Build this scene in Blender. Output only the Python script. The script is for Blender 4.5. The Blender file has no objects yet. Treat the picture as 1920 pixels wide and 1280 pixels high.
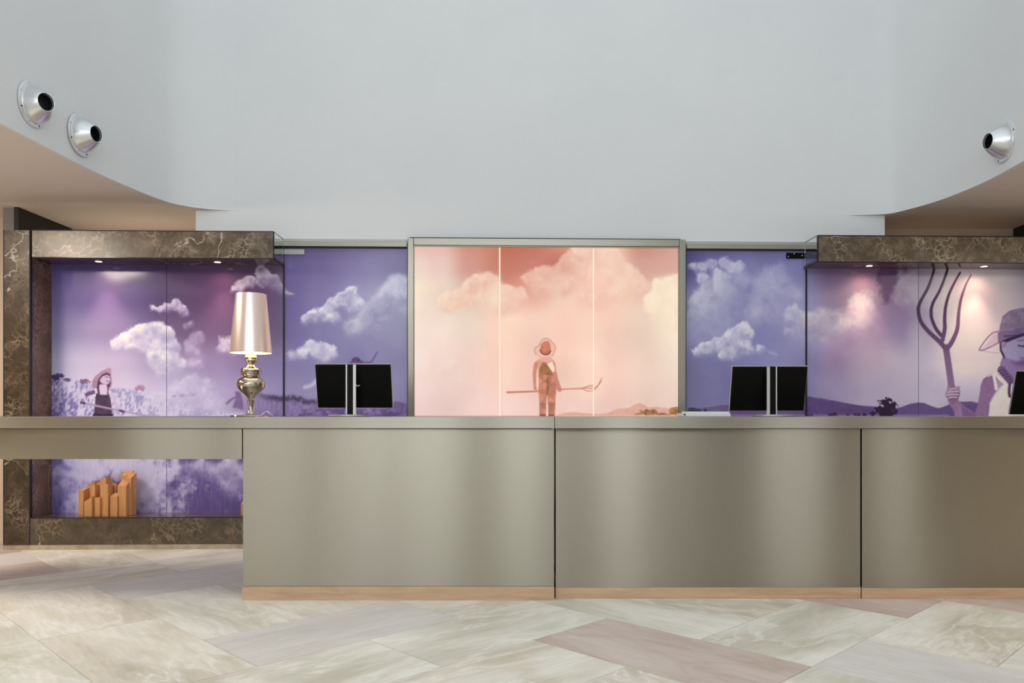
import bpy, bmesh, math, random
import numpy as np
from mathutils import Matrix, Vector

# ------------------------------------------------------------------ camera, world, light, exposure
scene = bpy.context.scene
F, CX, HY, H = 1480.0, 985.0, 771.0, 1.17          # focal length (px of 1920), principal point, horizon row, eye height
cam_data = bpy.data.cameras.new('camera')
cam = bpy.data.objects.new('camera', cam_data)
scene.collection.objects.link(cam)
cam.location = (0, 0, H)
cam.rotation_euler = (math.pi/2, 0, 0)
cam_data.sensor_width = 36
cam_data.lens = F/1920*36
cam_data.shift_x = (960-CX)/1920
cam_data.shift_y = (HY-640)/1920
cam_data.clip_start = 0.05
scene.camera = cam

world = bpy.data.worlds.new('world')
scene.world = world
world.use_nodes = True
bg = world.node_tree.nodes['Background']
bg.inputs[0].default_value = (0.90, 0.96, 1.0, 1)
bg.inputs[1].default_value = 0.76

vs = scene.view_settings
vs.view_transform = 'Standard'
vs.look = 'None'
vs.exposure = 0.22
vs.gamma = 1.0
vs.use_curve_mapping = False
scene.cycles.max_bounces = 8
scene.cycles.diffuse_bounces = 4
scene.cycles.glossy_bounces = 5
scene.cycles.transmission_bounces = 6
scene.cycles.transparent_max_bounces = 8
scene.cycles.sample_clamp_indirect = 6
scene.cycles.use_denoising = True


def area_light(name, loc, rot, sx, sy, power, color):
    d = bpy.data.lights.new(name, 'AREA')
    d.shape = 'RECTANGLE'
    d.size, d.size_y = sx, sy
    d.energy = power
    d.color = color
    o = bpy.data.objects.new(name, d)
    scene.collection.objects.link(o)
    o.location = loc
    o.rotation_euler = rot
    return o


YB_ = -6.0
# skylight high over the atrium, in front of the desk (outside the frame)
area_light('skylight', (0.1, 0.2, 6.6), (math.radians(-8), 0, 0), 6.0, 7.5, 30, (0.93, 0.97, 1.0))
# unseen fill added behind the camera to brighten the lower white wall
area_light('front_fill', (0.1, YB_+1.3, 4.3), (math.radians(88), 0, 0), 6.4, 1.6, 125, (0.94, 0.98, 1.0))
# warm fills added out of frame under the low ceiling, lifting soffit and floor
area_light('side_fill', (-5.3, 3.9, 2.9), (0, 0, 0), 1.8, 3.2, 44, (1.0, 0.87, 0.73))
area_light('side_fill', (-4.7, 4.7, 2.9), (math.radians(10), math.radians(-16), 0), 0.4, 0.9, 46, (1.0, 0.87, 0.72))
area_light('side_fill', (5.6, 3.7, 2.9), (0, 0, 0), 1.8, 3.0, 46, (1.0, 0.85, 0.70))
# hidden warm fills added behind the mural wall to brighten the recess above it
area_light('recess_fill', (-3.6, 7.42, 2.2), (math.pi, 0, 0), 1.5, 0.25, 3.0, (1.0, 0.80, 0.62))
area_light('recess_fill', (4.0, 7.55, 2.2), (math.pi, 0, 0), 1.2, 0.12, 0.5, (1.0, 0.62, 0.34))

random.seed(7)
rng = np.random.RandomState(11)

# ------------------------------------------------------------------ frames
D0, K = 7.13, 0.03                                  # the back wall: its distance on the axis and its slight skew
TH = math.atan(K)
CT, ST = math.cos(TH), math.sin(TH)


def W3(u, w, z):
    """back-wall frame: u along the wall, w out of the wall towards the hall, z up"""
    return (u*CT + w*ST, D0 + u*ST - w*CT, z)


def U(px, w=0.0):
    a = (px-CX)/F
    d = (D0 - w/CT)/(1-K*a)
    return (d*a - w*ST)/CT


def ZW(px, py, w=0.0):
    a = (px-CX)/F
    d = (D0 - w/CT)/(1-K*a)
    return H + (HY-py)/F*d


def XD(px, d):
    return (px-CX)/F*d


def ZD(py, d):
    return H + (HY-py)/F*d


WM = Matrix(((CT, ST, 0, 0), (ST, -CT, 0, D0), (0, 0, 1, 0), (0, 0, 0, 1)))   # (u,w,z) -> world (mirrored)

# ------------------------------------------------------------------ materials


def srgb(*c):
    out = []
    for v in c:
        v = v/255.0
        out.append(v/12.92 if v <= 0.04045 else ((v+0.055)/1.055)**2.4)
    return tuple(out) + (1.0,)


MATS = {}


def mat(name, color, rough=0.5, metal=0.0, **kw):
    m = bpy.data.materials.new(name)
    m.use_nodes = True
    b = m.node_tree.nodes['Principled BSDF']
    b.inputs['Base Color'].default_value = color
    b.inputs['Roughness'].default_value = rough
    b.inputs['Metallic'].default_value = metal
    for k, v in kw.items():
        b.inputs[k.replace('_', ' ')].default_value = v
    MATS[name] = m
    return m


def nodes(m):
    return m.node_tree.nodes, m.node_tree.links, m.node_tree.nodes['Principled BSDF']


def ramp(n, stops):
    r = n.new('ShaderNodeValToRGB')
    e = r.color_ramp.elements
    while len(e) < len(stops):
        e.new(0.5)
    for i, (p, c) in enumerate(stops):
        e[i].position = p
        e[i].color = c
    return r


def noise(n, l, vec, scale, detail=4, rough=0.5, dist=0.0):
    t = n.new('ShaderNodeTexNoise')
    t.inputs['Scale'].default_value = scale
    t.inputs['Detail'].default_value = detail
    t.inputs['Roughness'].default_value = rough
    t.inputs['Distortion'].default_value = dist
    l.new(vec, t.inputs['Vector'])
    return t


def mapping(n, l, src, scale=(1, 1, 1), rot=(0, 0, 0), loc=(0, 0, 0)):
    mp = n.new('ShaderNodeMapping')
    mp.inputs['Scale'].default_value = scale
    mp.inputs['Rotation'].default_value = rot
    mp.inputs['Location'].default_value = loc
    l.new(src, mp.inputs['Vector'])
    return mp.outputs[0]


def objcoord(n, l, rnd=True):
    tc = n.new('ShaderNodeTexCoord')
    if not rnd:
        return tc.outputs['Object']
    oi = n.new('ShaderNodeObjectInfo')
    mu = n.new('ShaderNodeVectorMath')
    mu.operation = 'SCALE'
    mu.inputs[0].default_value = (13.0, 37.0, 7.0)
    l.new(oi.outputs['Random'], mu.inputs['Scale'])
    ad = n.new('ShaderNodeVectorMath')
    ad.operation = 'ADD'
    l.new(tc.outputs['Object'], ad.inputs[0])
    l.new(mu.outputs[0], ad.inputs[1])
    return ad.outputs[0]


def mixc(n, l, fac, a, b):
    mx = n.new('ShaderNodeMix')
    mx.data_type = 'RGBA'
    if hasattr(fac, 'is_output'):
        l.new(fac, mx.inputs[0])
    else:
        mx.inputs[0].default_value = fac
    for s, v in ((6, a), (7, b)):
        if hasattr(v, 'is_output'):
            l.new(v, mx.inputs[s])
        else:
            mx.inputs[s].default_value = v
    return mx.outputs[2]


def bump(n, l, b, h, strength=0.1, dist=0.01):
    bp = n.new('ShaderNodeBump')
    bp.inputs['Strength'].default_value = strength
    bp.inputs['Distance'].default_value = dist
    l.new(h, bp.inputs['Height'])
    l.new(bp.outputs[0], b.inputs['Normal'])


# white plaster
m = mat('white_plaster', (0.72, 0.725, 0.73, 1), 0.85)
n, l, b = nodes(m)
c = objcoord(n, l, False)
t = noise(n, l, c, 1.1, 5, 0.6)
l.new(ramp(n, [(0.3, (0.70, 0.725, 0.735, 1)), (0.7, (0.73, 0.75, 0.76, 1))]).outputs[0], b.inputs['Base Color'])
r_ = [x for x in n if x.type == 'VALTORGB'][0]
l.new(t.outputs[0], r_.inputs[0])
t2 = noise(n, l, c, 140, 3)
bump(n, l, b, t2.outputs[0], 0.05, 0.002)

mat('ceiling_paint', (0.72, 0.65, 0.58, 1), 0.9)
mat('beige_paint', (0.62, 0.50, 0.40, 1), 0.85)
mat('grey_paint', (0.20, 0.20, 0.20, 1), 0.7)
mat('black_paint', (0.010, 0.008, 0.007, 1), 0.55)
mat('black_gap', (0.004, 0.004, 0.005, 1), 0.6)
mat('grout', (0.32, 0.30, 0.27, 1), 0.9)
mat('black_plastic', (0.003, 0.003, 0.003, 1), 0.35, Specular_IOR_Level=0.08)
mat('white_plastic', (0.72, 0.73, 0.74, 1), 0.35)
mat('silver_plastic', (0.45, 0.45, 0.45, 1), 0.35, 0.7)
mat('bolt_metal', (0.6, 0.6, 0.58, 1), 0.3, 1.0)
mat('cone_metal', (0.74, 0.76, 0.77, 1), 0.30, 0.85)
mat('flange_metal', (0.72, 0.74, 0.75, 1), 0.35, 0.6)
mat('hole_black', (0.006, 0.007, 0.007, 1), 0.5)
mat('chrome_gold', (0.50, 0.44, 0.36, 1), 0.06, 1.0)
mat('puff', (0.44, 0.42, 0.62, 1), 0.7)


# dark brown marble with pale veins
def dark_marble(name, tint, vein, gl=0.30, seed=0.0):
    m = mat(name, (0.1, 0.07, 0.05, 1), gl)
    n, l, b = nodes(m)
    c = mapping(n, l, objcoord(n, l), loc=(seed, seed*2, 0))
    w = noise(n, l, c, 3.0, 6, 0.6)
    vm = n.new('ShaderNodeVectorMath')
    vm.operation = 'SCALE'
    vm.inputs['Scale'].default_value = 0.35
    l.new(w.outputs[1], vm.inputs[0])
    ad = n.new('ShaderNodeVectorMath')
    ad.operation = 'ADD'
    l.new(c, ad.inputs[0])
    l.new(vm.outputs[0], ad.inputs[1])
    base = noise(n, l, ad.outputs[0], 9.0, 12, 0.74)
    rb = ramp(n, tint)
    l.new(base.outputs[0], rb.inputs[0])
    v = n.new('ShaderNodeTexVoronoi')
    v.feature = 'DISTANCE_TO_EDGE'
    v.inputs['Scale'].default_value = 17.0
    l.new(ad.outputs[0], v.inputs['Vector'])
    rv = ramp(n, [(0.0, (1, 1, 1, 1)), (0.10, (0, 0, 0, 1))])
    l.new(v.outputs[0], rv.inputs[0])
    patch = noise(n, l, c, 4.0, 3)
    rp = ramp(n, [(0.46, (0, 0, 0, 1)), (0.66, (1, 1, 1, 1))])
    l.new(patch.outputs[0], rp.inputs[0])
    mu = n.new('ShaderNodeMath')
    mu.operation = 'MULTIPLY'
    l.new(rv.outputs[0], mu.inputs[0])
    l.new(rp.outputs[0], mu.inputs[1])
    c1 = mixc(n, l, mu.outputs[0], rb.outputs[0], vein)
    v2 = n.new('ShaderNodeTexVoronoi')
    v2.feature = 'DISTANCE_TO_EDGE'
    v2.inputs['Scale'].default_value = 1.9
    l.new(ad.outputs[0], v2.inputs['Vector'])
    rv2 = ramp(n, [(0.0, (0.9, 0.9, 0.9, 1)), (0.010, (0, 0, 0, 1))])
    l.new(v2.outputs[0], rv2.inputs[0])
    pt_ = noise(n, l, mapping(n, l, c, loc=(4, 9, 2)), 1.7, 2)
    rpt = ramp(n, [(0.50, (0, 0, 0, 1)), (0.60, (1, 1, 1, 1))])
    l.new(pt_.outputs[0], rpt.inputs[0])
    mu2 = n.new('ShaderNodeMath')
    mu2.operation = 'MULTIPLY'
    l.new(rv2.outputs[0], mu2.inputs[0])
    l.new(rpt.outputs[0], mu2.inputs[1])
    c2 = mixc(n, l, mu2.outputs[0], c1, (0.55, 0.50, 0.42, 1))
    l.new(c2, b.inputs['Base Color'])
    return m


dark_marble('canopy_marble', [(0.32, (0.040, 0.027, 0.014, 1)), (0.50, (0.100, 0.072, 0.044, 1)), (0.63, (0.19, 0.14, 0.09, 1)), (0.76, (0.33, 0.26, 0.18, 1))], (0.44, 0.37, 0.27, 1))
dark_marble('pillar_marble', [(0.34, (0.020, 0.013, 0.005, 1)), (0.52, (0.058, 0.038, 0.019, 1)), (0.66, (0.13, 0.085, 0.052, 1)), (0.80, (0.22, 0.155, 0.10, 1))], (0.26, 0.20, 0.13, 1), seed=3.3)
dark_marble('base_marble', [(0.30, (0.040, 0.030, 0.016, 1)), (0.50, (0.075, 0.056, 0.034, 1)), (0.70, (0.13, 0.095, 0.06, 1))], (0.24, 0.18, 0.10, 1), seed=8.1)
dark_marble('niche_marble', [(0.30, (0.040, 0.022, 0.016, 1)), (0.50, (0.095, 0.052, 0.042, 1)), (0.72, (0.16, 0.095, 0.08, 1))], (0.26, 0.17, 0.13, 1), gl=0.12, seed=5.2)
dark_marble('reveal_marble', [(0.30, (0.07, 0.037, 0.018, 1)), (0.50, (0.15, 0.085, 0.045, 1)), (0.72, (0.25, 0.15, 0.09, 1))], (0.34, 0.24, 0.18, 1), gl=0.4, seed=2.2)

m = mat('beige_marble', (0.42, 0.34, 0.24, 1), 0.4)
n, l, b = nodes(m)
t = noise(n, l, objcoord(n, l, False), 9, 6, 0.6)
rr = ramp(n, [(0.3, (0.30, 0.235, 0.16, 1)), (0.7, (0.52, 0.43, 0.33, 1))])
l.new(t.outputs[0], rr.inputs[0])
l.new(rr.outputs[0], b.inputs['Base Color'])


# floor stones
def floor_stone(name, lo, mid, hi, vein, vs_=0.6, hazy=0.6):
    m = mat(name, mid, 0.5)
    n, l, b = nodes(m)
    c = mapping(n, l, objcoord(n, l), scale=(0.62, 1.5, 1.0), rot=(0, 0, 0.2))
    w = noise(n, l, c, 1.1, 4, 0.55)
    vm = n.new('ShaderNodeVectorMath')
    vm.operation = 'SCALE'
    vm.inputs['Scale'].default_value = hazy
    l.new(w.outputs[1], vm.inputs[0])
    ad = n.new('ShaderNodeVectorMath')
    ad.operation = 'ADD'
    l.new(c, ad.inputs[0])
    l.new(vm.outputs[0], ad.inputs[1])
    t = noise(n, l, ad.outputs[0], 1.5, 7, 0.56)
    r = ramp(n, [(0.34, lo), (0.50, mid), (0.62, hi), (0.72, mid)])
    l.new(t.outputs[0], r.inputs[0])
    # ridged veins
    t2 = noise(n, l, ad.outputs[0], 1.7, 6, 0.55, 0.7)
    sb = n.new('ShaderNodeMath')
    sb.operation = 'SUBTRACT'
    sb.inputs[1].default_value = 0.5
    l.new(t2.outputs[0], sb.inputs[0])
    ab = n.new('ShaderNodeMath')
    ab.operation = 'ABSOLUTE'
    l.new(sb.outputs[0], ab.inputs[0])
    rv = ramp(n, [(0.0, (vs_, vs_, vs_, 1)), (0.012, (vs_*.45, vs_*.45, vs_*.45, 1)), (0.045, (0, 0, 0, 1))])
    rv.color_ramp.interpolation = 'EASE'
    l.new(ab.outputs[0], rv.inputs[0])
    col = mixc(n, l, rv.outputs[0], r.outputs[0], vein)
    t3 = noise(n, l, mapping(n, l, c, scale=(3, 9, 1)), 3.0, 5, 0.6)
    r3 = ramp(n, [(0.4, (0.93, 0.92, 0.90, 1)), (0.6, (1, 1, 1, 1))])
    l.new(t3.outputs[0], r3.inputs[0])
    mm = n.new('ShaderNodeMix')
    mm.data_type = 'RGBA'
    mm.blend_type = 'MULTIPLY'
    mm.inputs[0].default_value = 1.0
    l.new(col, mm.inputs[6])
    l.new(r3.outputs[0], mm.inputs[7])
    l.new(mm.outputs[2], b.inputs['Base Color'])
    b.inputs['Specular IOR Level'].default_value = 0.12


floor_stone('onyx_green', (0.62, 0.60, 0.51, 1), (0.75, 0.745, 0.665, 1), (0.86, 0.855, 0.79, 1), (0.92, 0.905, 0.85, 1), 0.6, 0.8)
floor_stone('onyx_cream', (0.60, 0.55, 0.45, 1), (0.78, 0.75, 0.66, 1), (0.87, 0.855, 0.79, 1), (0.94, 0.92, 0.87, 1), 0.65, 0.8)
floor_stone('rose_stone', (0.56, 0.46, 0.41, 1), (0.65, 0.56, 0.51, 1), (0.69, 0.61, 0.56, 1), (0.52, 0.40, 0.34, 1), 0.45, 0.25)
floor_stone('pale_stone', (0.65, 0.635, 0.61, 1), (0.72, 0.705, 0.685, 1), (0.75, 0.74, 0.72, 1), (0.68, 0.64, 0.61, 1), 0.4, 0.2)


# brushed steel, brushed horizontally
def steel(name, col, rough=0.34, aniso=0.85, horiz=True):
    m = mat(name, col, rough, 1.0)
    n, l, b = nodes(m)
    b.inputs['Anisotropic'].default_value = aniso
    tg = n.new('ShaderNodeTangent')
    tg.direction_type = 'RADIAL'
    tg.axis = 'Z'
    l.new(tg.outputs[0], b.inputs['Tangent'])
    b.inputs['Anisotropic Rotation'].default_value = 0.25
    return m


steel('brushed_steel', (0.335, 0.315, 0.258, 1), 0.26, 1.0)
steel('edge_steel', (0.34, 0.325, 0.275, 1), 0.28, 1.0)
mat('frame_steel', (0.25, 0.24, 0.20, 1), 0.27, 1.0)
mat('header_steel', (0.29, 0.28, 0.235, 1), 0.35, 0.9)
mat('light_bracket', (0.38, 0.39, 0.37, 1), 0.4, 0.4)


def wood(name, a, bcol, sc=(1.2, 14, 14), rough=0.5):
    m = mat(name, a, rough)
    n, l, b = nodes(m)
    c = mapping(n, l, objcoord(n, l), scale=sc)
    t = noise(n, l, c, 2.2, 8, 0.65, 0.6)
    rr = ramp(n, [(0.32, a), (0.68, bcol)])
    l.new(t.outputs[0], rr.inputs[0])
    l.new(rr.outputs[0], b.inputs['Base Color'])
    bump(n, l, b, t.outputs[0], 0.08, 0.002)
    return m


wood('oak_plinth', (0.46, 0.30, 0.185, 1), (0.60, 0.42, 0.275, 1))
wood('oak_block', (0.50, 0.235, 0.085, 1), (0.66, 0.345, 0.145, 1), sc=(14, 14, 1.6), rough=0.45)
wood('dark_wood', (0.24, 0.13, 0.055, 1), (0.34, 0.19, 0.09, 1), sc=(10, 10, 1))

# clear glass
m = mat('clear_glass', (0.93, 0.97, 0.95, 1), 0.0)
b = m.node_tree.nodes['Principled BSDF']
b.inputs['Transmission Weight'].default_value = 1.0
b.inputs['IOR'].default_value = 1.35

# lamp shade: silver satin outside, the bulb's glow through it put in as emission
m = mat('satin_shade', (0.62, 0.565, 0.535, 1), 0.24, 0.75)
b = m.node_tree.nodes['Principled BSDF']
b.inputs['Anisotropic'].default_value = 0.6
b.inputs['Emission Color'].default_value = (1.0, 0.50, 0.36, 1)
b.inputs['Emission Strength'].default_value = 0.14
m = mat('shade_lining', (0.85, 0.72, 0.58, 1), 0.7)


def emit(name, color, strength):
    m = mat(name, (0, 0, 0, 1), 0.5)
    b = m.node_tree.nodes['Principled BSDF']
    b.inputs['Emission Color'].default_value = color
    b.inputs['Emission Strength'].default_value = strength
    return m


emit('bulb', (1.0, 0.72, 0.42, 1), 9.0)
emit('downlight_glow', (1.0, 0.70, 0.42, 1), 7.0)
emit('backlight', (1.0, 0.83, 0.64, 1), 0.86)

# printed mural: colours of the print are stored on the panel's own vertices
m = mat('mural_print', (1, 1, 1, 1), 0.6)
n, l, b = nodes(m)
at_ = n.new('ShaderNodeAttribute')
at_.attribute_name = 'print'
l.new(at_.outputs[0], b.inputs['Base Color'])
b.inputs['Coat Weight'].default_value = 0.35
b.inputs['Coat Roughness'].default_value = 0.10
b.inputs['Specular IOR Level'].default_value = 0.2
m = mat('backlit_print', (0.0, 0.0, 0.0, 1), 0.4)
n, l, b = nodes(m)
at_ = n.new('ShaderNodeAttribute')
at_.attribute_name = 'print'
l.new(at_.outputs[0], b.inputs['Emission Color'])
b.inputs['Emission Strength'].default_value = 0.835
b.inputs['Specular IOR Level'].default_value = 0.15

# ------------------------------------------------------------------ mesh helpers
ROOTM = {}
COL = scene.collection


def tag(o, label=None, cat=None, group=None, kind=None):
    if label: o['label'] = label
    if cat: o['category'] = cat
    if group: o['group'] = group
    if kind: o['kind'] = kind
    return o


def thing(name, label, cat, loc, group=None, rz=0.0):
    o = bpy.data.objects.new(name, None)
    o.empty_display_size = 0.1
    COL.objects.link(o)
    M = Matrix.Translation(Vector(loc)) @ Matrix.Rotation(rz, 4, 'Z')
    o.matrix_basis = M
    ROOTM[o] = M
    return tag(o, label, cat, group)


def build(name, bm, mname, parent=None, label=None, smooth=False, origin=None):
    """link a bmesh made in world coordinates as one object"""
    if parent is not None:
        M = ROOTM[parent]
    elif origin is not None:
        M = Matrix.Translation(Vector(origin))
    else:
        M = Matrix.Identity(4)
    bm.transform(M.inverted())
    bmesh.ops.recalc_face_normals(bm, faces=bm.faces[:])
    me = bpy.data.meshes.new(name)
    bm.to_mesh(me)
    bm.free()
    names = mname if isinstance(mname, (list, tuple)) else [mname]
    for q in names:
        me.materials.append(MATS[q])
    if smooth:
        for p in me.polygons: p.use_smooth = True
        me.set_sharp_from_angle(angle=math.radians(38))
    o = bpy.data.objects.new(name, me)
    COL.objects.link(o)
    if parent is not None:
        o.parent = parent
    else:
        o.matrix_basis = M
    ROOTM[o] = M
    if label: o['label'] = label
    return o


def add_hexa(bm, pts, bevel=0.0):
    """8 points: bottom loop of 4, top loop of 4"""
    v = [bm.verts.new(p) for p in pts]
    fs = [(0, 1, 2, 3), (4, 5, 6, 7), (0, 1, 5, 4), (1, 2, 6, 5), (2, 3, 7, 6), (3, 0, 4, 7)]
    faces = [bm.faces.new([v[i] for i in f]) for f in fs]
    if bevel:
        es = list({e for f in faces for e in f.edges})
        bmesh.ops.bevel(bm, geom=es, offset=bevel, segments=2, profile=0.5, affect='EDGES')
    return bm


def bx(x0, x1, y0, y1, z0, z1, bevel=0.0, bm=None):
    bm = bm or bmesh.new()
    return add_hexa(bm, [(x0, y0, z0), (x1, y0, z0), (x1, y1, z0), (x0, y1, z0),
                         (x0, y0, z1), (x1, y0, z1), (x1, y1, z1), (x0, y1, z1)], bevel)


def bw(u0, u1, w0, w1, z0, z1, bevel=0.0, bm=None):
    bm = bm or bmesh.new()
    return add_hexa(bm, [W3(u0, w1, z0), W3(u1, w1, z0), W3(u1, w0, z0), W3(u0, w0, z0),
                         W3(u0, w1, z1), W3(u1, w1, z1), W3(u1, w0, z1), W3(u0, w0, z1)], bevel)


def lathe(bm, prof, center, axis=(0, 0, 1), seg=40, close=True):
    """profile [(r, h)] revolved about axis through center"""
    q = Vector((0, 0, 1)).rotation_difference(Vector(axis).normalized())
    rings = []
    for r, h in prof:
        ring = []
        if r < 1e-6:
            p = q @ Vector((0, 0, h)) + Vector(center)
            ring = [bm.verts.new(p)]
        else:
            for k in range(seg):
                a = 2*math.pi*k/seg
                p = q @ Vector((r*math.cos(a), r*math.sin(a), h)) + Vector(center)
                ring.append(bm.verts.new(p))
        rings.append(ring)
    for A, B in zip(rings, rings[1:]):
        for k in range(seg):
            k2 = (k+1) % seg
            if len(A) == 1 and len(B) == 1: continue
            if len(A) == 1: bm.faces.new((A[0], B[k], B[k2]))
            elif len(B) == 1: bm.faces.new((A[k], B[0], A[k2]))
            else: bm.faces.new((A[k], B[k], B[k2], A[k2]))
    if close:
        for R in (rings[0], rings[-1]):
            if len(R) > 2: bm.faces.new(R)
    return bm


def tube(bm, pts, r, seg=8):
    pts = [Vector(p) for p in pts]
    rings = []
    for i, p in enumerate(pts):
        t = (pts[min(i+1, len(pts)-1)] - pts[max(i-1, 0)]).normalized()
        up = Vector((0, 0, 1)) if abs(t.z) < 0.9 else Vector((1, 0, 0))
        a = t.cross(up).normalized()
        b2 = t.cross(a).normalized()
        rings.append([bm.verts.new(p + (a*math.cos(2*math.pi*k/seg) + b2*math.sin(2*math.pi*k/seg))*r) for k in range(seg)])
    for A, B in zip(rings, rings[1:]):
        for k in range(seg):
            bm.faces.new((A[k], A[(k+1) % seg], B[(k+1) % seg], B[k]))
    bm.faces.new(rings[0]); bm.faces.new(rings[-1])
    return bm


def structure(name, bm, mname, parent=None, **kw):
    o = build(name, bm, mname, parent, **kw)
    if parent is None: o['kind'] = 'structure'
    return o


# ================================================================== THE SETTING
ZS = 2.963                                   # underside of the low ceiling
XL, XR, YB, YF = -8.2, 8.2, -6.0, 7.75       # hall extents

# ---- floor: grout bed plus every stone laid on the 60 cm diagonal grid
floor = structure('floor', bx(XL, XR, YB, YF+0.2, -0.10, -0.004), 'grout')
UN, P0, Q0 = 0.6, 1.09, 1.63
S2 = math.sqrt(0.5)


def g2w(i, j):
    p, q = P0+UN*i, Q0+UN*j
    return ((p-q)*S2, (p+q)*S2)


def clip(poly, x0, x1, y0, y1):
    def cut(poly, f, g):
        out = []
        for a, b_ in zip(poly, poly[1:]+poly[:1]):
            fa, fb = f(a), f(b_)
            if fa >= 0: out.append(a)
            if (fa >= 0) != (fb >= 0):
                t = fa/(fa-fb)
                out.append((a[0]+(b_[0]-a[0])*t, a[1]+(b_[1]-a[1])*t))
        return out
    for f in (lambda p: p[0]-x0, lambda p: x1-p[0], lambda p: p[1]-y0, lambda p: y1-p[1]):
        poly = cut(poly, f, None)
        if len(poly) < 3: return []
    return poly


known = {  # (i, j, along p?) : stone
    (0, 5, 0): 'onyx_cream', (0, 3, 0): 'onyx_cream', (1, 3, 1): 'pale_stone', (1, 4, 0): 'onyx_green', (2, 4, 0): 'onyx_green',
    (0, 2, 1): 'onyx_green', (2, 2, 1): 'onyx_green', (3, 0, 0): 'rose_stone', (4, 1, 0): 'onyx_green', (4, 0, 1): 'onyx_green',
    (4, -2, 0): 'pale_stone', (5, -1, 1): 'onyx_cream', (0, 7, 1): 'onyx_cream', (1, 6, 1): 'pale_stone', (-1, 8, 1): 'rose_stone',
    (7, -2, 0): 'rose_stone', (3, 3, 1): 'onyx_green', (1, 1, 1): 'onyx_cream', (5, -3, 0): 'onyx_green', (6, 0, 0): 'rose_stone',
    (-1, 5, 0): 'onyx_green', (-1, 3, 0): 'onyx_green', (5, 1, 1): 'rose_stone', (2, -1, 0): 'onyx_cream', (1, 8, 0): 'onyx_cream', (2, 7, 1): 'onyx_cream'}
taken, dom = {}, []
for (i, j, hz), s in known.items():
    cells = [(i, j), (i+1, j)] if hz else [(i, j), (i, j+1)]
    if any(c in taken for c in cells): continue
    for c in cells: taken[c] = 1
    dom.append((i, j, 2 if hz else 1, 1 if hz else 2, s))
cand = []
for i in range(-16, 24):
    for j in range(-16, 24):
        x, y = g2w(i+0.5, j+0.5)
        if XL-0.4 < x < XR+0.4 and -1.2 < y < YF+0.5: cand.append((i, j))
cset = set(cand)
for (i, j) in sorted(cand, key=lambda c: (c[0]+c[1], c[0])):
    if (i, j) in taken: continue
    opts = [o for o in ((1, 0), (0, 1)) if (i+o[0], j+o[1]) in cset and (i+o[0], j+o[1]) not in taken]
    s = random.choices(['onyx_green', 'onyx_cream', 'pale_stone', 'rose_stone'], [4, 4, 2, 2])[0]
    taken[(i, j)] = 1
    if opts:
        o = opts[(i+j*2+random.randint(0, 1)) % len(opts)]
        taken[(i+o[0], j+o[1])] = 1
        dom.append((i, j, 1+o[0], 1+o[1], s))
    else:
        dom.append((i, j, 1, 1, s))
G = 0.0017
for (i, j, a, c_, s) in dom:
    q = [(i*1.0, j*1.0), (i+a, j), (i+a, j+c_), (i, j+c_)]
    ctr = g2w(i+a/2, j+c_/2)
    poly = []
    for (gi, gj) in q:
        x, y = g2w(gi, gj)
        dx, dy = ctr[0]-x, ctr[1]-y
        dl = math.hypot(dx, dy)
        poly.append((x+dx/dl*G*1.6, y+dy/dl*G*1.6))
    poly = clip(poly, XL, XR, -1.2, YF)
    if len(poly) < 3: continue
    bm = bmesh.new()
    lo = [bm.verts.new((x, y, -0.004)) for x, y in poly]
    hi = [bm.verts.new((x, y, 0.0)) for x, y in poly]
    bm.faces.new(hi)
    for k in range(len(lo)):
        bm.faces.new((lo[k], lo[(k+1) % len(lo)], hi[(k+1) % len(lo)], hi[k]))
    ang = math.radians(45) if a >= c_ else math.radians(135)
    M = Matrix.Translation((ctr[0], ctr[1], 0)) @ Matrix.Rotation(ang, 4, 'Z')
    bm.transform(M.inverted())
    me = bpy.data.meshes.new('tile')
    bmesh.ops.recalc_face_normals(bm, faces=bm.faces[:])
    bm.to_mesh(me); bm.free()
    me.materials.append(MATS[s])
    o = bpy.data.objects.new('tile', me)
    COL.objects.link(o)
    o.parent = floor
    o.matrix_basis = M
# plain stone behind the photographer
o = build('tile', bx(XL, XR, YB, -1.21, -0.004, 0.0), 'onyx_green', floor)

# ---- the white atrium wall: rounded corners at both ends of the straight front
path = [(-3.30, YB+0.8), (-3.30, -3), (-3.30, 0), (-3.29, 2.5), (-3.28, 4.0), (-3.265, 4.905), (-3.238, 5.415), (-3.21, 6.05)]


def spline(pts, nseg):
    out = []
    P = [pts[0]] + list(pts) + [pts[-1]]
    for k in range(1, len(P)-2):
        for s in range(nseg):
            t = s/nseg
            a, b_, c_, d = P[k-1], P[k], P[k+1], P[k+2]
            out.append(tuple(0.5*((2*b_[q]) + (-a[q]+c_[q])*t + (2*a[q]-5*b_[q]+4*c_[q]-d[q])*t*t + (-a[q]+3*b_[q]-3*c_[q]+d[q])*t**3) for q in (0, 1)))
    out.append(pts[-1])
    return out


def wxy(px):
    u = U(px, 0.0)
    p = W3(u, 0.0, 0)
    return (p[0], p[1])


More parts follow.
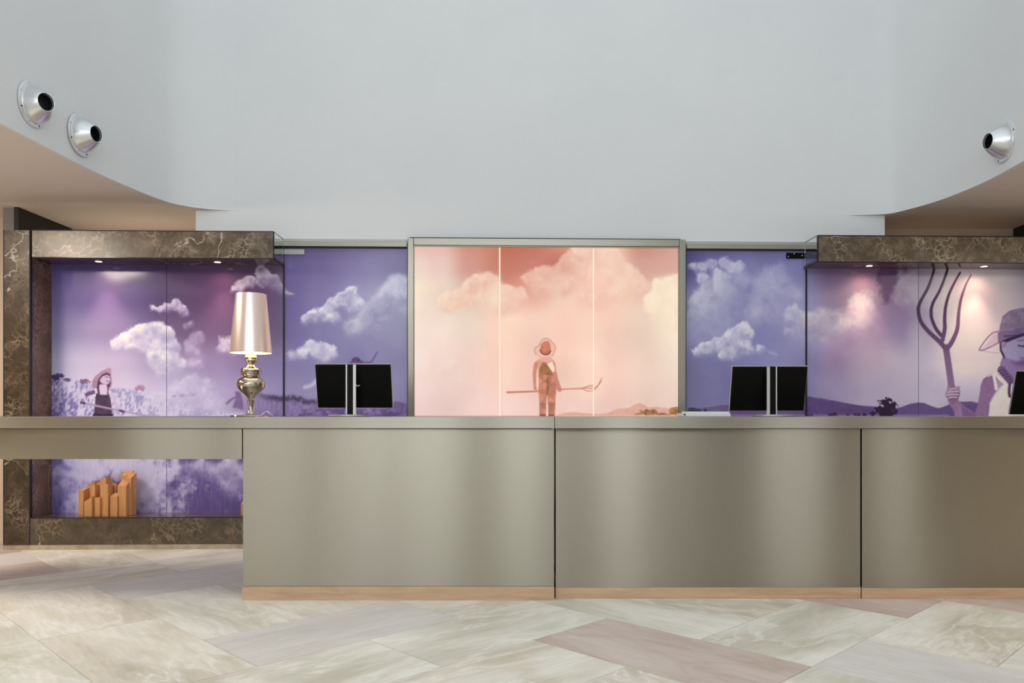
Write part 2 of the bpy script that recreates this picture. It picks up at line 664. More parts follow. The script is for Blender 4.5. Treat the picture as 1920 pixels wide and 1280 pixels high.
lc = [(-3.265, 4.905), (-3.245, 5.415), (-3.205, 6.05), (-3.09, 6.68), (-2.96, 6.90), (-2.77, 7.015), wxy(440)]
rc = [wxy(1590), (3.264, 7.175), (3.391, 7.03), (3.515, 6.72), (3.575, 6.36), (3.59, 6.05), (3.565, 5.62)]
front = [(-3.32, YB+1.0), (-3.31, 0.0), (-3.29, 3.4)] + spline(lc, 6) + spline(rc, 6) + [(3.58, 3.4), (3.6, 0.0), (3.6, YB+1.0)]
ZT = 6.0
bm = bmesh.new()
rings, offs = [], []
for k, (x, y) in enumerate(front):
    a, b_ = front[max(k-1, 0)], front[min(k+1, len(front)-1)]
    t = Vector((b_[0]-a[0], b_[1]-a[1])).normalized()
    nrm = Vector((-t.y, t.x))               # outwards (away from the atrium)
    ox, oy = x+nrm.x*0.03, y+nrm.y*0.03
    offs.append((ox, oy))
    rings.append([bm.verts.new(p) for p in ((x, y, ZS), (x, y, ZT), (ox, oy, ZT), (ox, oy, ZS))])
for A, B in zip(rings, rings[1:]):
    for k in range(4):
        bm.faces.new((A[k], B[k], B[(k+1) % 4], A[(k+1) % 4]))
bm.faces.new(rings[0]); bm.faces.new(rings[-1])
structure('wall_front', bm, 'white_plaster', smooth=True)
# lower middle of the same wall, behind the murals
uL, uR = U(367), U(1659)
structure('wall_back', bw(uL, uR, -0.16, 0.0, 0.0, ZS), 'white_plaster')
# atrium wall behind the photographer
structure('wall_rear', bx(-3.46, 3.74, YB+0.85, YB+1.0, ZS, ZT), 'white_plaster')

# ---- low ceiling around the atrium
bm = bmesh.new()
inner, outer = [], []
for (x, y), rg in zip(front, offs):
    inner.append(rg)
    if y < 6.3: outer.append((XL if x < 0 else XR, y))
    elif x < -2.9: outer.append((XL + (x+3.21)*6, YF))
    elif x > 3.2: outer.append((XR - (3.6-x)*6, YF))
    else: outer.append((x, YF))
lowi = [bm.verts.new((x, y, ZS)) for x, y in inner]
lowo = [bm.verts.new((x, y, ZS)) for x, y in outer]
hii = [bm.verts.new((x, y, ZS+0.12)) for x, y in inner]
hio = [bm.verts.new((x, y, ZS+0.12)) for x, y in outer]
for k in range(len(inner)-1):
    bm.faces.new((lowi[k], lowi[k+1], lowo[k+1], lowo[k]))
    bm.faces.new((hii[k], hio[k], hio[k+1], hii[k+1]))
    bm.faces.new((lowo[k], lowo[k+1], hio[k+1], hio[k]))
structure('ceiling', bm, 'ceiling_paint')
structure('ceiling_rear', bx(XL, XR, YB, YB+0.99, ZS, ZS+0.12), 'ceiling_paint')

# ---- outer walls of the low hall
structure('wall_recess', bx(-4.47, 4.81, YF, YF+0.15, 0, ZS), 'beige_paint')
structure('wall_left', bx(XL-0.15, XL, YB, YF+0.15, 0, ZS), 'beige_paint')
structure('wall_right', bx(XR, XR+0.15, YB, YF+0.15, 0, ZS), 'beige_paint')
structure('wall_hall', bx(XL, XR, YB-0.15, YB, 0, ZS), 'beige_paint')
structure('wall_side', bx(XL, -4.60, 7.31, 7.45, 0, ZS), 'beige_paint')
structure('trim_1', bx(-4.60, -4.49, 6.95, YF, 0, ZS), 'grey_paint')
structure('wall_partition_left', bx(-4.49, -4.45, 6.93, YF, 0, ZS), 'black_paint')
structure('wall_partition_right', bx(4.79, 4.83, 6.86, YF, 0, ZS), 'black_paint')
structure('wall_side_right', bx(4.83, XR, 7.31, 7.45, 0, ZS), 'beige_paint')

# unseen rear end: glowing panels added to light the wall and streak the steel
emit('rear_glow_emit', (0.96, 0.97, 1.0, 1), 2.4)
for k, (x0, x1) in enumerate([(-7.9, -6.2), (-5.95, -4.3), (-4.05, -2.7), (-2.5, -1.3), (-0.5, 0.35), (1.55, 2.3), (4.75, 6.0), (7.0, 7.8)]):
    wn = structure('rear_glow_%d' % (k+1), bx(x0, x1, YB+0.02, YB+0.05, 0.15, ZS-0.1), 'rear_glow_emit')
    for (a, b_, c_, d) in ((x0-.04, x0, .11, ZS-.06), (x1, x1+.04, .11, ZS-.06), (x0, x1, .11, .15), (x0, x1, ZS-.1, ZS-.06)):
        build('rear_glow_frame', bx(a, b_, YB+0.005, YB+0.08, c_, d), 'dark_wood', wn)
for k, (x, wd) in enumerate([(0.95, .5), (3.55, 1.6), (6.5, .5)]):
    structure('trim_%d' % (k+2), bx(x-wd/2, x+wd/2, YB+0.02, YB+0.3, 0, ZS-0.01), 'dark_wood')  # dark panels added out of view, reflected as brown streaks in the steel

# ================================================================== MURAL PAINTING
_tabs = {}


def vnoise(x, y, seed):
    if seed not in _tabs:
        _tabs[seed] = np.random.RandomState(seed).rand(256, 256)
    T = _tabs[seed]
    xi, yi = np.floor(x).astype(int), np.floor(y).astype(int)
    fx, fy = x-xi, y-yi
    fx, fy = fx*fx*(3-2*fx), fy*fy*(3-2*fy)
    a, b_ = T[yi & 255, xi & 255], T[yi & 255, (xi+1) & 255]
    c_, d = T[(yi+1) & 255, xi & 255], T[(yi+1) & 255, (xi+1) & 255]
    return (a*(1-fx)+b_*fx)*(1-fy) + (c_*(1-fx)+d*fx)*fy


def fbm(x, y, size, octs=5, seed=1, gain=0.5):
    s, amp, tot = 0, 1.0, 0.0
    for o_ in range(octs):
        s = s + amp*vnoise(x/size+o_*17.3, y/size+o_*9.1, seed+o_)
        tot += amp
        amp *= gain
        size = size/2.0
    return s/tot


def ss(a, b_, x):
    t = np.clip((x-a)/(b_-a), 0, 1)
    return t*t*(3-2*t)


class Art:
    """a print laid out in its own page units"""
    def __init__(s, x, y):
        s.x, s.y = x, y
        s.c = np.zeros((len(x), 3))

    def grid(s, xs, ys, cols):
        xs, ys, cols = np.array(xs, float), np.array(ys, float), np.array(cols, float)
        x = np.clip(s.x, xs[0], xs[-1]-1e-3)
        y = np.clip(s.y, ys[0], ys[-1]-1e-3)
        i = np.clip(np.searchsorted(xs, x, side='right')-1, 0, len(xs)-2)
        j = np.clip(np.searchsorted(ys, y, side='right')-1, 0, len(ys)-2)
        fx = (x-xs[i])/(xs[i+1]-xs[i]); fy = (y-ys[j])/(ys[j+1]-ys[j])
        fx, fy = (fx*fx*(3-2*fx))[:, None], (fy*fy*(3-2*fy))[:, None]
        return (cols[j, i]*(1-fx)+cols[j, i+1]*fx)*(1-fy) + (cols[j+1, i]*(1-fx)+cols[j+1, i+1]*fx)*fy

    def put(s, m, col, a):
        a = a[:, None]
        s.c[m] = s.c[m]*(1-a) + (np.array(col, float) if not isinstance(col, np.ndarray) else col)*a

    def box(s, x0, x1, y0, y1):
        return np.nonzero((s.x > x0) & (s.x < x1) & (s.y > y0) & (s.y < y1))[0]

    def cloud(s, T, circles, light, shadow, amp=9, size=26, soft=5, seed=40, alpha=1.0, shade=1.0):
        ox, oy, sc = T
        C = [(ox+c_[0]/sc, oy+c_[1]/sc, c_[2]/sc) for c_ in circles]
        x0 = min(c_[0]-c_[2] for c_ in C)-25; x1 = max(c_[0]+c_[2] for c_ in C)+25
        y0 = min(c_[1]-c_[2] for c_ in C)-25; y1 = max(c_[1]+c_[2] for c_ in C)+25
        m = s.box(x0, x1, y0, y1)
        if not len(m): return
        x, y = s.x[m], s.y[m]
        nx = (fbm(x, y, size, 5, seed, 0.62)-0.5)*amp*3.6
        ny = (fbm(x, y, size, 5, seed+31, 0.62)-0.5)*amp*3.6
        xx, yy = x+nx, y+ny
        rm = sum(c_[2] for c_ in C)/len(C)
        k_ = rm*0.22
        acc = np.zeros(len(m)); up = np.zeros(len(m)); wsum = np.zeros(len(m))
        for cx_, cy_, r in C:
            q = np.hypot(xx-cx_, (yy-cy_)*1.06)
            acc += np.exp(-np.clip((q-r)/k_, -30, 30))
            w = np.exp(-np.maximum(q-r*0.3, 0)/(r*0.55))+1e-6
            up += w*((cy_-yy)/r + (cx_-xx)/r*0.25); wsum += w
        d = -k_*np.log(acc+1e-12)
        up = up/wsum
        bil = fbm(x, y, size*0.7, 6, seed+77, 0.6)
        bil2 = fbm(x, y, size*1.7, 4, seed+91)
        rim = np.exp(-np.maximum(-d, 0)/(rm*0.35))*np.clip(up+0.4, 0, 1)
        t = np.clip(0.50 + 0.30*up*shade + (bil-0.5)*1.5 + (bil2-0.5)*1.0 + 0.25*rim, 0, 1)
        soft_b = soft*(1.0+1.6*np.clip(-up, 0, 1))
        a = ss(0, 1, np.clip(0.5-d/(2*soft_b), 0, 1))*alpha
        col = np.array(shadow, float)*(1-t[:, None]) + np.array(light, float)*t[:, None]
        s.put(m, col, a)

    def poly(s, T, pts, col, soft=1.0, alpha=1.0, tex=0.0, amp=0.0, seed=5):
        ox, oy, sc = T
        P = [(ox+p[0]/sc, oy+p[1]/sc) for p in pts]
        X = [p[0] for p in P]; Y = [p[1] for p in P]
        g = soft+amp+1
        m = s.box(min(X)-g, max(X)+g, min(Y)-g, max(Y)+g)
        if not len(m): return
        x, y = s.x[m], s.y[m]
        if amp:
            x = x+(fbm(x, y, 6, 3, seed)-0.5)*amp*2
            y = y+(fbm(s.x[m], y, 6, 3, seed+9)-0.5)*amp*2
        ins = np.zeros(len(m), bool)
        d = np.full(len(m), 1e9)
        for (ax, ay), (bx_, by_) in zip(P, P[1:]+P[:1]):
            cond = ((ay > y) != (by_ > y))
            with np.errstate(divide='ignore', invalid='ignore'):
                xi = (bx_-ax)*(y-ay)/((by_-ay) if by_ != ay else 1e-9)+ax
            ins ^= cond & (x < xi)
            vx, vy = bx_-ax, by_-ay
            L2 = vx*vx+vy*vy+1e-9
            t = np.clip(((x-ax)*vx+(y-ay)*vy)/L2, 0, 1)
            d = np.minimum(d, np.hypot(x-ax-t*vx, y-ay-t*vy))
        sd = np.where(ins, -d, d)
        a = np.clip(0.5-sd/(2*soft), 0, 1)*alpha
        cc = np.array(col, float)
        if tex:
            f = (fbm(x, y, 7, 4, seed+3)-0.5)*2*tex
            cc = np.clip(cc[None, :]*(1+f[:, None]), 0, 255)
        s.put(m, cc, a)

    def stroke(s, T, pts, w, col, soft=0.8, alpha=1.0, w2=None, col2=None, smooth=True):
        ox, oy, sc = T
        P = [(ox+p[0]/sc, oy+p[1]/sc) for p in pts]
        if smooth and len(P) > 2: P = spline(P, 6)
        w = w/sc/2; w2 = w if w2 is None else w2/sc/2
        X = [p[0] for p in P]; Y = [p[1] for p in P]
        g = max(w, w2)+soft+1
        m = s.box(min(X)-g, max(X)+g, min(Y)-g, max(Y)+g)
        if not len(m): return
        x, y = s.x[m], s.y[m]
        best = np.full(len(m), 1e9); tt = np.zeros(len(m))
        ns = len(P)-1
        for k in range(ns):
            ax, ay = P[k]; bx_, by_ = P[k+1]
            vx, vy = bx_-ax, by_-ay
            t = np.clip(((x-ax)*vx+(y-ay)*vy)/(vx*vx+vy*vy+1e-9), 0, 1)
            f = (k+t)/ns
            q = np.hypot(x-ax-t*vx, y-ay-t*vy) - (w+(w2-w)*f)
            u_ = q < best
            best = np.where(u_, q, best); tt = np.where(u_, f, tt)
        a = np.clip(0.5-best/(2*soft), 0, 1)*alpha
        c1 = np.array(col, float); c2 = c1 if col2 is None else np.array(col2, float)
        s.put(m, c1[None, :]*(1-tt[:, None]) + c2[None, :]*tt[:, None], a)


ZA = (80, 480, 4.128)      # page patches of the studies the drawing was laid out on
ZB = (520, 460, 3.877)
ZC = (760, 440, 3.623)
ZD_ = (1270, 450, 3.765)
ZE = (1500, 450, 3.657)
ZF = (0, 600, 5.819)
ZG = (560, 620, 6.4)
ZH = (1680, 560, 4.925)
ZI = (1480, 600, 5.818)
ZJ = (920, 600, 6.4)
ZK = (1240, 640, 6.0)
ZL = (100, 850, 4.8)


def paint_left(x, y):
    A = Art(x, y)
    xs = [95, 150, 230, 310, 400, 470, 535, 600, 680, 770]
    ys = [455, 500, 560, 620, 680, 740, 785, 870, 965]
    g = [
        [(72, 56, 128), (72, 54, 124), (76, 54, 124), (74, 54, 122), (80, 56, 124), (78, 58, 126), (92, 76, 138), (100, 84, 146), (108, 96, 154), (112, 100, 156)],
        [(92, 78, 152), (84, 64, 140), (88, 64, 136), (80, 60, 132), (88, 60, 132), (86, 62, 132), (102, 88, 158), (112, 98, 160), (124, 114, 170), (112, 104, 160)],
        [(108, 100, 170), (104, 90, 160), (104, 86, 156), (92, 74, 148), (96, 70, 142), (94, 70, 142), (102, 90, 160), (122, 112, 172), (146, 142, 188), (156, 154, 192)],
        [(128, 126, 188), (136, 126, 182), (134, 118, 176), (112, 96, 164), (108, 86, 156), (104, 82, 152), (106, 96, 164), (122, 116, 174), (140, 136, 186), (148, 146, 188)],
        [(158, 160, 206), (172, 164, 206), (172, 158, 202), (150, 138, 192), (136, 116, 178), (124, 104, 170), (118, 108, 172), (120, 114, 176), (128, 122, 180), (134, 130, 184)],
        [(172, 172, 214), (184, 176, 214), (186, 178, 214), (176, 168, 210), (158, 142, 194), (146, 128, 184), (132, 122, 180), (136, 130, 184), (138, 132, 186), (140, 134, 188)],
        [(110, 104, 176), (150, 144, 198), (170, 166, 210), (168, 164, 208), (164, 156, 204), (140, 126, 184), (120, 98, 166), (112, 92, 160), (120, 104, 168), (128, 118, 178)],
        [(130, 128, 196), (128, 120, 184), (120, 104, 172), (110, 96, 164), (118, 104, 170), (134, 124, 184), (126, 116, 178), (120, 104, 168), (120, 104, 168), (120, 104, 168)],
        [(104, 98, 186), (116, 108, 184), (130, 120, 186), (120, 108, 178), (96, 74, 152), (92, 70, 150), (96, 76, 156), (104, 84, 160), (104, 84, 160), (104, 84, 160)]]
    A.c = A.grid(xs, ys, g)
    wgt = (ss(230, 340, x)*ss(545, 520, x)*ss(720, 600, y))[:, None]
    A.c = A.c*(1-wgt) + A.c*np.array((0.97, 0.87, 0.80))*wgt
    n0 = fbm(x, y, 90, 4, 3)-0.5
    A.c *= (1+0.10*n0)[:, None]
    L, S = (206, 202, 226), (150, 140, 190)
    # clouds over panels one and two
    A.cloud(ZA, [(850, 395, 22), (900, 412, 30), (960, 402, 38), (1030, 378, 48), (1080, 412, 42), (1098, 442, 28)], (206, 196, 220), (140, 118, 176), 4, 14, 2.5, 41)
    A.cloud(ZA, [(575, 690, 42), (640, 660, 66), (720, 625, 76), (800, 592, 78), (880, 575, 64), (960, 600, 72), (1010, 690, 55), (900, 680, 90), (780, 680, 70), (870, 780, 70), (960, 790, 90), (1060, 840, 50), (930, 870, 65), (1000, 910, 55)], (216, 212, 230), (160, 150, 198), 5, 22, 3.5, 52)
    A.cloud(ZA, [(1190, 640, 52), (1150, 700, 60), (1200, 745, 40), (1145, 522, 26), (1100, 537, 16), (1180, 830, 45)], (184, 170, 210), (142, 122, 182), 5, 16, 5, 63, alpha=0.75)
    A.cloud(ZA, [(1400, 640, 28), (1440, 680, 50), (1390, 715, 30), (1480, 700, 60)], (200, 184, 216), (154, 134, 188), 5, 14, 4, 71, alpha=0.85)
    A.cloud(ZA, [(1470, 255, 24), (1530, 220, 45), (1600, 200, 52), (1690, 112, 38), (1720, 175, 66), (1790, 200, 58), (1845, 245, 42), (1890, 280, 22), (1920, 290, 16)], (186, 174, 200), (122, 100, 152), 4, 18, 2.5, 83)
    # panel three
    A.cloud(ZB, [(650, 470, 70), (760, 450, 95), (830, 350, 80), (880, 270, 55), (900, 400, 100), (940, 300, 80), (700, 560, 90), (560, 580, 80)], (188, 188, 214), (138, 134, 184), 7, 26, 7, 91, alpha=0.9)
    A.cloud(ZB, [(195, 535, 34), (250, 505, 45), (340, 500, 55), (420, 530, 45), (400, 430, 52), (480, 380, 55), (535, 330, 42), (560, 420, 72)], (212, 210, 228), (152, 148, 194), 5, 18, 3, 95)
    A.cloud(ZB, [(105, 800, 28), (180, 770, 45), (245, 728, 42), (330, 745, 55), (395, 780, 48), (300, 790, 50), (340, 815, 40)], (200, 198, 222), (156, 152, 198), 5, 16, 3.5, 99)
    A.stroke(ZB, [(200, 1030), (250, 1015), (290, 975)], 22, (190, 188, 216), soft=3, alpha=.8)
    # far tree line, then the grass field
    top = 742 + 14*(x-520)/240.0 + (fbm(x, y*0.3, 14, 4, 7)-0.5)*14
    fl = (x > 440)
    a = ss(-1.5, 1.5, y-top)*fl*ss(440, 520, x)
    mott = fbm(x*1.4, y*0.7, 6, 4, 8)*.6+fbm(x, y, 40, 2, 9)*.4
    fieldc = np.array((86, 62, 136), float)*(1-mott[:, None]) + np.array((150, 132, 192), float)*mott[:, None]
    A.c = A.c*(1-a[:, None]) + fieldc*a[:, None]
    band = np.exp(-((y-top-5)/5.0)**2)*fl*ss(470, 520, x)*ss(640, 560, x)*(fbm(x*1.3, y, 6, 3, 12) > 0.30)
    A.c = A.c*(1-0.95*band[:, None]) + np.array((44, 28, 80), float)*0.95*band[:, None]
    m = A.box(560, 780, 757, 790)
    bsh = (fbm(x[m]*0.8, y[m], 8, 4, 15) > 0.5)*ss(764, 770, y[m])
    A.put(m, (74, 48, 118), bsh*0.55)
    # near field on the left
    top2 = np.interp(x, [95, 105, 170, 250, 300, 360, 440], [702, 704, 718, 730, 742, 756, 770]) + (fbm(x, y, 16, 4, 21)-0.5)*10
    a2 = ss(-2, 8, y-top2)*(x < 460)
    st = fbm(x*1.5+y*0.4, y*0.8, 5, 3, 23)*0.5 + fbm(x, y, 26, 4, 25)*0.5
    sp = ss(0.36, 0.66, st)
    dens = np.interp(x, [95, 150, 240, 330, 450], [0.0, 0.3, 0.55, 0.7, 0.8])
    sp = np.clip(sp*0.8+dens*0.8, 0, 1)
    gc = np.array((88, 78, 162), float)*(1-sp[:, None]) + np.array((184, 180, 218), float)*sp[:, None]
    A.c = A.c*(1-a2[:, None]*0.9) + gc*a2[:, None]*0.9
    for (bx0, by0, w_, h_, c_) in [(108, 706, 16, 7, (52, 40, 96)), (125, 711, 12, 5, (76, 62, 120)), (158, 715, 14, 6, (104, 70, 120)), (262, 728, 12, 8, (150, 106, 150)), (343, 741, 16, 5, (96, 70, 140)), (358, 740, 12, 6, (104, 78, 146)), (327, 742, 6, 3, (110, 84, 150))]:
        mm = A.box(bx0-w_, bx0+w_, by0-h_*1.5, by0+h_*1.5)
        q = 1-np.hypot((x[mm]-bx0)/w_, (y[mm]-by0)/h_)+(fbm(x[mm], y[mm], 4, 3, 33)-0.5)*1.4
        A.put(mm, c_, ss(0.2, 0.5, q)*0.85)
    A.cloud(ZA, [(1150, 1010, 85), (1240, 1020, 75), (1070, 1060, 60), (960, 1150, 90), (1100, 1150, 100), (1300, 1130, 90), (860, 1120, 40)], (196, 192, 222), (160, 150, 200), 8, 20, 8, 111, alpha=0.75, shade=0.5)
    # lower part of the print: cloud shapes dissolving into grass
    a3 = ss(800, 840, y)
    cl = fbm(x, y, 48, 6, 131, 0.62)
    cl2 = ss(0.40, 0.66, cl + 0.10*np.sin((x-120)/70.0) - (y-910)/900.0)
    streak = fbm(x*1.8+y*.1, y*0.28, 4, 3, 135)
    low = np.array((92, 74, 152), float)*(1-cl2[:, None]) + np.array((172, 168, 212), float)*cl2[:, None]
    low = low*(1+(streak[:, None]-0.5)*(0.34-0.26*cl2[:, None]))
    blue = ss(190, 100, x)[:, None]
    low = low*(1-blue*0.5) + np.array((120, 124, 204), float)*blue*0.5*(0.8+0.4*streak[:, None])
    dk = ss(930, 965, y)[:, None]*ss(300, 400, x)[:, None]*0.5
    low = low*(1-dk)+np.array((82, 58, 140), float)*dk
    A.c = A.c*(1-a3[:, None]) + low*a3[:, None]
    A.cloud(ZL, [(1250, 100, 60), (1350, 140, 90), (1500, 150, 100), (1600, 260, 110), (1620, 100, 80), (1150, 130, 40)], (196, 192, 226), (146, 132, 194), 8, 24, 8, 141, alpha=.6, shade=.6)
    A.cloud(ZL, [(960, 230, 50), (900, 320, 60), (850, 400, 80), (1000, 180, 30)], (196, 192, 226), (146, 132, 194), 7, 20, 6, 145, alpha=.6, shade=.6)
    A.cloud(ZL, [(60, 170, 60), (170, 200, 70), (240, 240, 50), (90, 290, 60)], (186, 188, 226), (140, 138, 206), 8, 20, 7, 149, alpha=.6, shade=.6)
    # girl with a straw hat and a long pole
    A.poly(ZF, [(930, 830), (925, 800), (960, 780), (1035, 765), (1050, 800), (1000, 812), (955, 830), (940, 850)], (104, 72, 122))
    A.stroke(ZF, [(928, 835), (925, 870), (945, 900)], 16, (190, 182, 214))
    A.poly(ZF, [(1000, 730), (1005, 670), (1035, 615), (1100, 560), (1190, 516), (1212, 530), (1218, 640), (1224, 690), (1205, 740), (1185, 730), (1100, 740), (1050, 745), (1012, 742)], (158, 118, 150), tex=.10)
    A.poly(ZF, [(1062, 690), (1075, 640), (1115, 592), (1165, 572), (1200, 590), (1204, 650), (1200, 720), (1180, 745), (1090, 760)], (70, 42, 92))
    A.poly(ZF, [(1088, 650), (1118, 612), (1165, 594), (1196, 612), (1200, 640), (1206, 652), (1196, 672), (1184, 698), (1150, 702), (1112, 690), (1092, 672)], (182, 156, 200))
    A.stroke(ZF, [(1150, 618), (1178, 622)], 6, (70, 40, 90)); A.stroke(ZF, [(1160, 668), (1186, 662)], 6, (120, 60, 120))
    A.poly(ZF, [(1075, 700), (1165, 700), (1205, 775), (1215, 800), (1050, 800), (1050, 775)], (188, 168, 206))
    A.stroke(ZF, [(1080, 680), (1070, 740), (1078, 792)], 22, (74, 44, 92)); A.stroke(ZF, [(1172, 710), (1180, 750), (1176, 800)], 16, (84, 52, 102))
    A.stroke(ZF, [(1208, 785), (1250, 880), (1330, 985)], 34, (178, 164, 204), w2=26)
    A.poly(ZF, [(1045, 800), (1085, 800), (1100, 815), (1165, 815), (1195, 800), (1212, 900), (1225, 1045), (1022, 1045), (1038, 900)], (76, 50, 88), tex=.22)
    A.stroke(ZF, [(1046, 760), (1040, 830)], 7, (220, 210, 228)); A.stroke(ZF, [(1185, 770), (1205, 840)], 7, (220, 210, 228))
    A.stroke(ZF, [(1022, 1035), (1225, 1035)], 22, (44, 28, 64))
    A.stroke(ZF, [(885, 900), (1320, 988)], 24, (156, 130, 172), w2=18, smooth=False); A.stroke(ZF, [(1320, 988), (1620, 1050)], 18, (150, 132, 180), smooth=False)
    A.stroke(ZF, [(884, 898), (925, 908)], 22, (74, 44, 84))
    A.stroke(ZF, [(1310, 985), (1350, 1000)], 26, (80, 56, 110))
    # distant child beside the lamp
    A.poly(ZA, [(1490, 1045), (1530, 1050), (1548, 1110), (1552, 1190), (1470, 1170), (1495, 1100)], (112, 80, 150), soft=1.5, tex=.15)
    A.stroke(ZA, [(1500, 1090), (1460, 1110), (1425, 1140)], 16, (112, 80, 150), soft=1.4)
    # head and raised arm above the desk screen
    A.poly(ZG, [(600, 385), (632, 370), (640, 335), (680, 312), (725, 322), (740, 355), (780, 365), (790, 390)], (100, 68, 128), tex=.2, soft=.9)
    A.stroke(ZG, [(700, 350), (740, 352)], 10, (60, 34, 84))
    A.stroke(ZG, [(800, 388), (870, 372), (905, 320), (942, 256)], 34, (116, 82, 148), w2=18)
    A.stroke(ZG, [(540, 640), (600, 640)], 6, (120, 100, 160))
    return A.c


def paint_mid(x, y):
    A = Art(x, y)
    xs = [770, 830, 880, 932, 945, 1000, 1055, 1105, 1150, 1200, 1278]
    ys = [458, 500, 540, 600, 680, 780]
    g = [
        [(236, 196, 178), (226, 184, 172), (205, 142, 122), (200, 126, 102), (196, 108, 84), (196, 116, 96), (214, 140, 120), (246, 200, 172), (244, 200, 176), (206, 142, 124), (218, 164, 150)],
        [(244, 216, 202), (232, 198, 188), (208, 152, 138), (202, 130, 108), (200, 122, 102), (202, 128, 112), (190, 112, 98), (240, 192, 170), (248, 208, 184), (214, 166, 152), (220, 172, 158)],
        [(252, 232, 206), (240, 216, 198), (226, 188, 174), (246, 206, 182), (214, 142, 122), (222, 160, 140), (240, 204, 186), (244, 192, 172), (248, 206, 184), (226, 184, 168), (250, 230, 202)],
        [(250, 228, 212), (244, 222, 206), (236, 214, 196), (250, 208, 188), (252, 216, 192), (246, 208, 188), (246, 204, 184), (251, 212, 188), (248, 208, 188), (240, 212, 192), (253, 238, 210)],
        [(244, 220, 212), (242, 214, 202), (236, 206, 192), (249, 206, 188), (252, 214, 194), (244, 200, 182), (249, 206, 186), (252, 216, 196), (244, 204, 188), (238, 208, 190), (246, 224, 206)],
        [(236, 204, 200), (238, 206, 200), (240, 208, 200), (244, 208, 198), (244, 210, 200), (238, 202, 192), (240, 204, 192), (244, 208, 194), (240, 200, 188), (236, 204, 190), (238, 208, 194)]]
    A.c = A.grid(xs, ys, g)
    n0 = fbm(x, y, 70, 5, 203)-0.5
    A.c *= (1+0.09*n0)[:, None]
    L, S = (250, 222, 198), (236, 190, 170)
    A.cloud(ZC, [(440, 340, 50), (490, 305, 35), (550, 300, 40), (600, 330, 45), (680, 375, 55), (760, 400, 60), (560, 400, 90), (400, 430, 80), (680, 470, 90), (300, 460, 80)], L, (238, 196, 174), 5, 22, 4, 211, alpha=.9, shade=.7)
    A.cloud(ZC, [(830, 300, 45), (890, 270, 45), (950, 255, 45), (1010, 245, 40), (1070, 215, 42), (1120, 165, 50), (1160, 110, 50), (940, 350, 90), (1060, 330, 100), (1180, 240, 100)], (246, 210, 188), (232, 182, 162), 5, 24, 4, 223, alpha=.85, shade=.7)
    A.cloud(ZC, [(1200, 90, 60), (1300, 80, 60), (1370, 120, 60), (1440, 170, 50), (1490, 240, 50), (1560, 290, 55), (1610, 350, 55), (1350, 230, 120), (1450, 350, 120), (1300, 380, 120)], (252, 218, 196), (240, 196, 176), 5, 26, 4, 231, alpha=.8, shade=.6)
    A.cloud(ZC, [(1720, 350, 50), (1790, 325, 48), (1850, 310, 45), (1800, 430, 100), (1700, 470, 90), (1850, 560, 90)], (254, 238, 210), (248, 222, 196), 5, 26, 4, 239, alpha=.9, shade=.5)
    A.cloud(ZC, [(470, 345, 26), (540, 340, 24), (440, 380, 22)], (236, 182, 162), (228, 168, 150), 7, 12, 7, 243, alpha=.55)
    A.cloud(ZC, [(180, 920, 50), (110, 960, 50), (260, 930, 60), (330, 900, 50)], (248, 222, 210), (240, 208, 198), 5, 20, 6, 247, alpha=.5)
    A.cloud(ZC, [(1290, 300, 60), (1360, 490, 60), (760, 430, 30)], (250, 196, 178), (246, 190, 172), 8, 20, 14, 251, alpha=.4)
    # low hills and bushes
    A.poly(ZC, [(1030, 1225), (1080, 1210), (1150, 1204), (1230, 1212), (1290, 1216), (1370, 1213), (1440, 1182), (1520, 1176), (1560, 1152), (1590, 1140), (1620, 1152), (1650, 1172), (1700, 1166), (1760, 1174), (1870, 1198), (1870, 1262), (1030, 1262)], (222, 172, 154), soft=.8, tex=.04)
    A.poly(ZC, [(1555, 1222), (1590, 1198), (1630, 1186), (1690, 1190), (1720, 1206), (1790, 1212), (1800, 1180), (1830, 1164), (1870, 1160), (1870, 1228)], (160, 116, 74), soft=1.2, amp=3.0, tex=.35)
    A.poly(ZC, [(30, 1226), (1880, 1226), (1880, 1290), (30, 1290)], (226, 186, 172), soft=1.0)
    # girl seen from behind, straw hat, pitchfork across
    sk, sk2 = (220, 158, 138), (206, 136, 116)
    fk = (196, 128, 104)
    A.stroke(ZJ, [(200, 866), (590, 853)], 24, fk, w2=18, smooth=False)
    A.stroke(ZJ, [(800, 832), (1110, 818)], 14, fk, smooth=False)
    A.stroke(ZJ, [(1095, 818), (1170, 788), (1240, 778)], 8, fk)
    A.stroke(ZJ, [(1095, 818), (1150, 846), (1200, 852), (1240, 838), (1285, 790), (1335, 690)], 9, fk)
    A.stroke(ZJ, [(1120, 816), (1180, 822), (1240, 815), (1290, 780), (1330, 730)], 8, fk)
    A.stroke(ZJ, [(1120, 812), (1190, 800), (1240, 800)], 7, fk)
    A.poly(ZJ, [(525, 370), (535, 335), (580, 300), (605, 250), (640, 224), (672, 217), (708, 232), (740, 268), (778, 318), (768, 368), (745, 412), (735, 445), (700, 470), (600, 470), (570, 430), (545, 415)], (240, 188, 168), soft=.8)
    A.stroke(ZJ, [(545, 415), (525, 370), (535, 335), (580, 300), (605, 250), (640, 224), (672, 217), (708, 232), (740, 268), (778, 318), (768, 368), (745, 430)], 8, (196, 134, 116), soft=.7)
    A.poly(ZJ, [(592, 362), (605, 290), (640, 256), (695, 248), (712, 290), (722, 360), (700, 400), (660, 414), (618, 402)], (200, 122, 96), tex=.16)
    A.stroke(ZJ, [(592, 362), (620, 400), (660, 414), (700, 402), (720, 370)], 13, (108, 54, 32), soft=.6)
    A.poly(ZJ, [(520, 520), (560, 480), (600, 462), (735, 462), (770, 500), (780, 560), (765, 640), (760, 684), (578, 684), (572, 560), (560, 540)], sk, tex=.06)
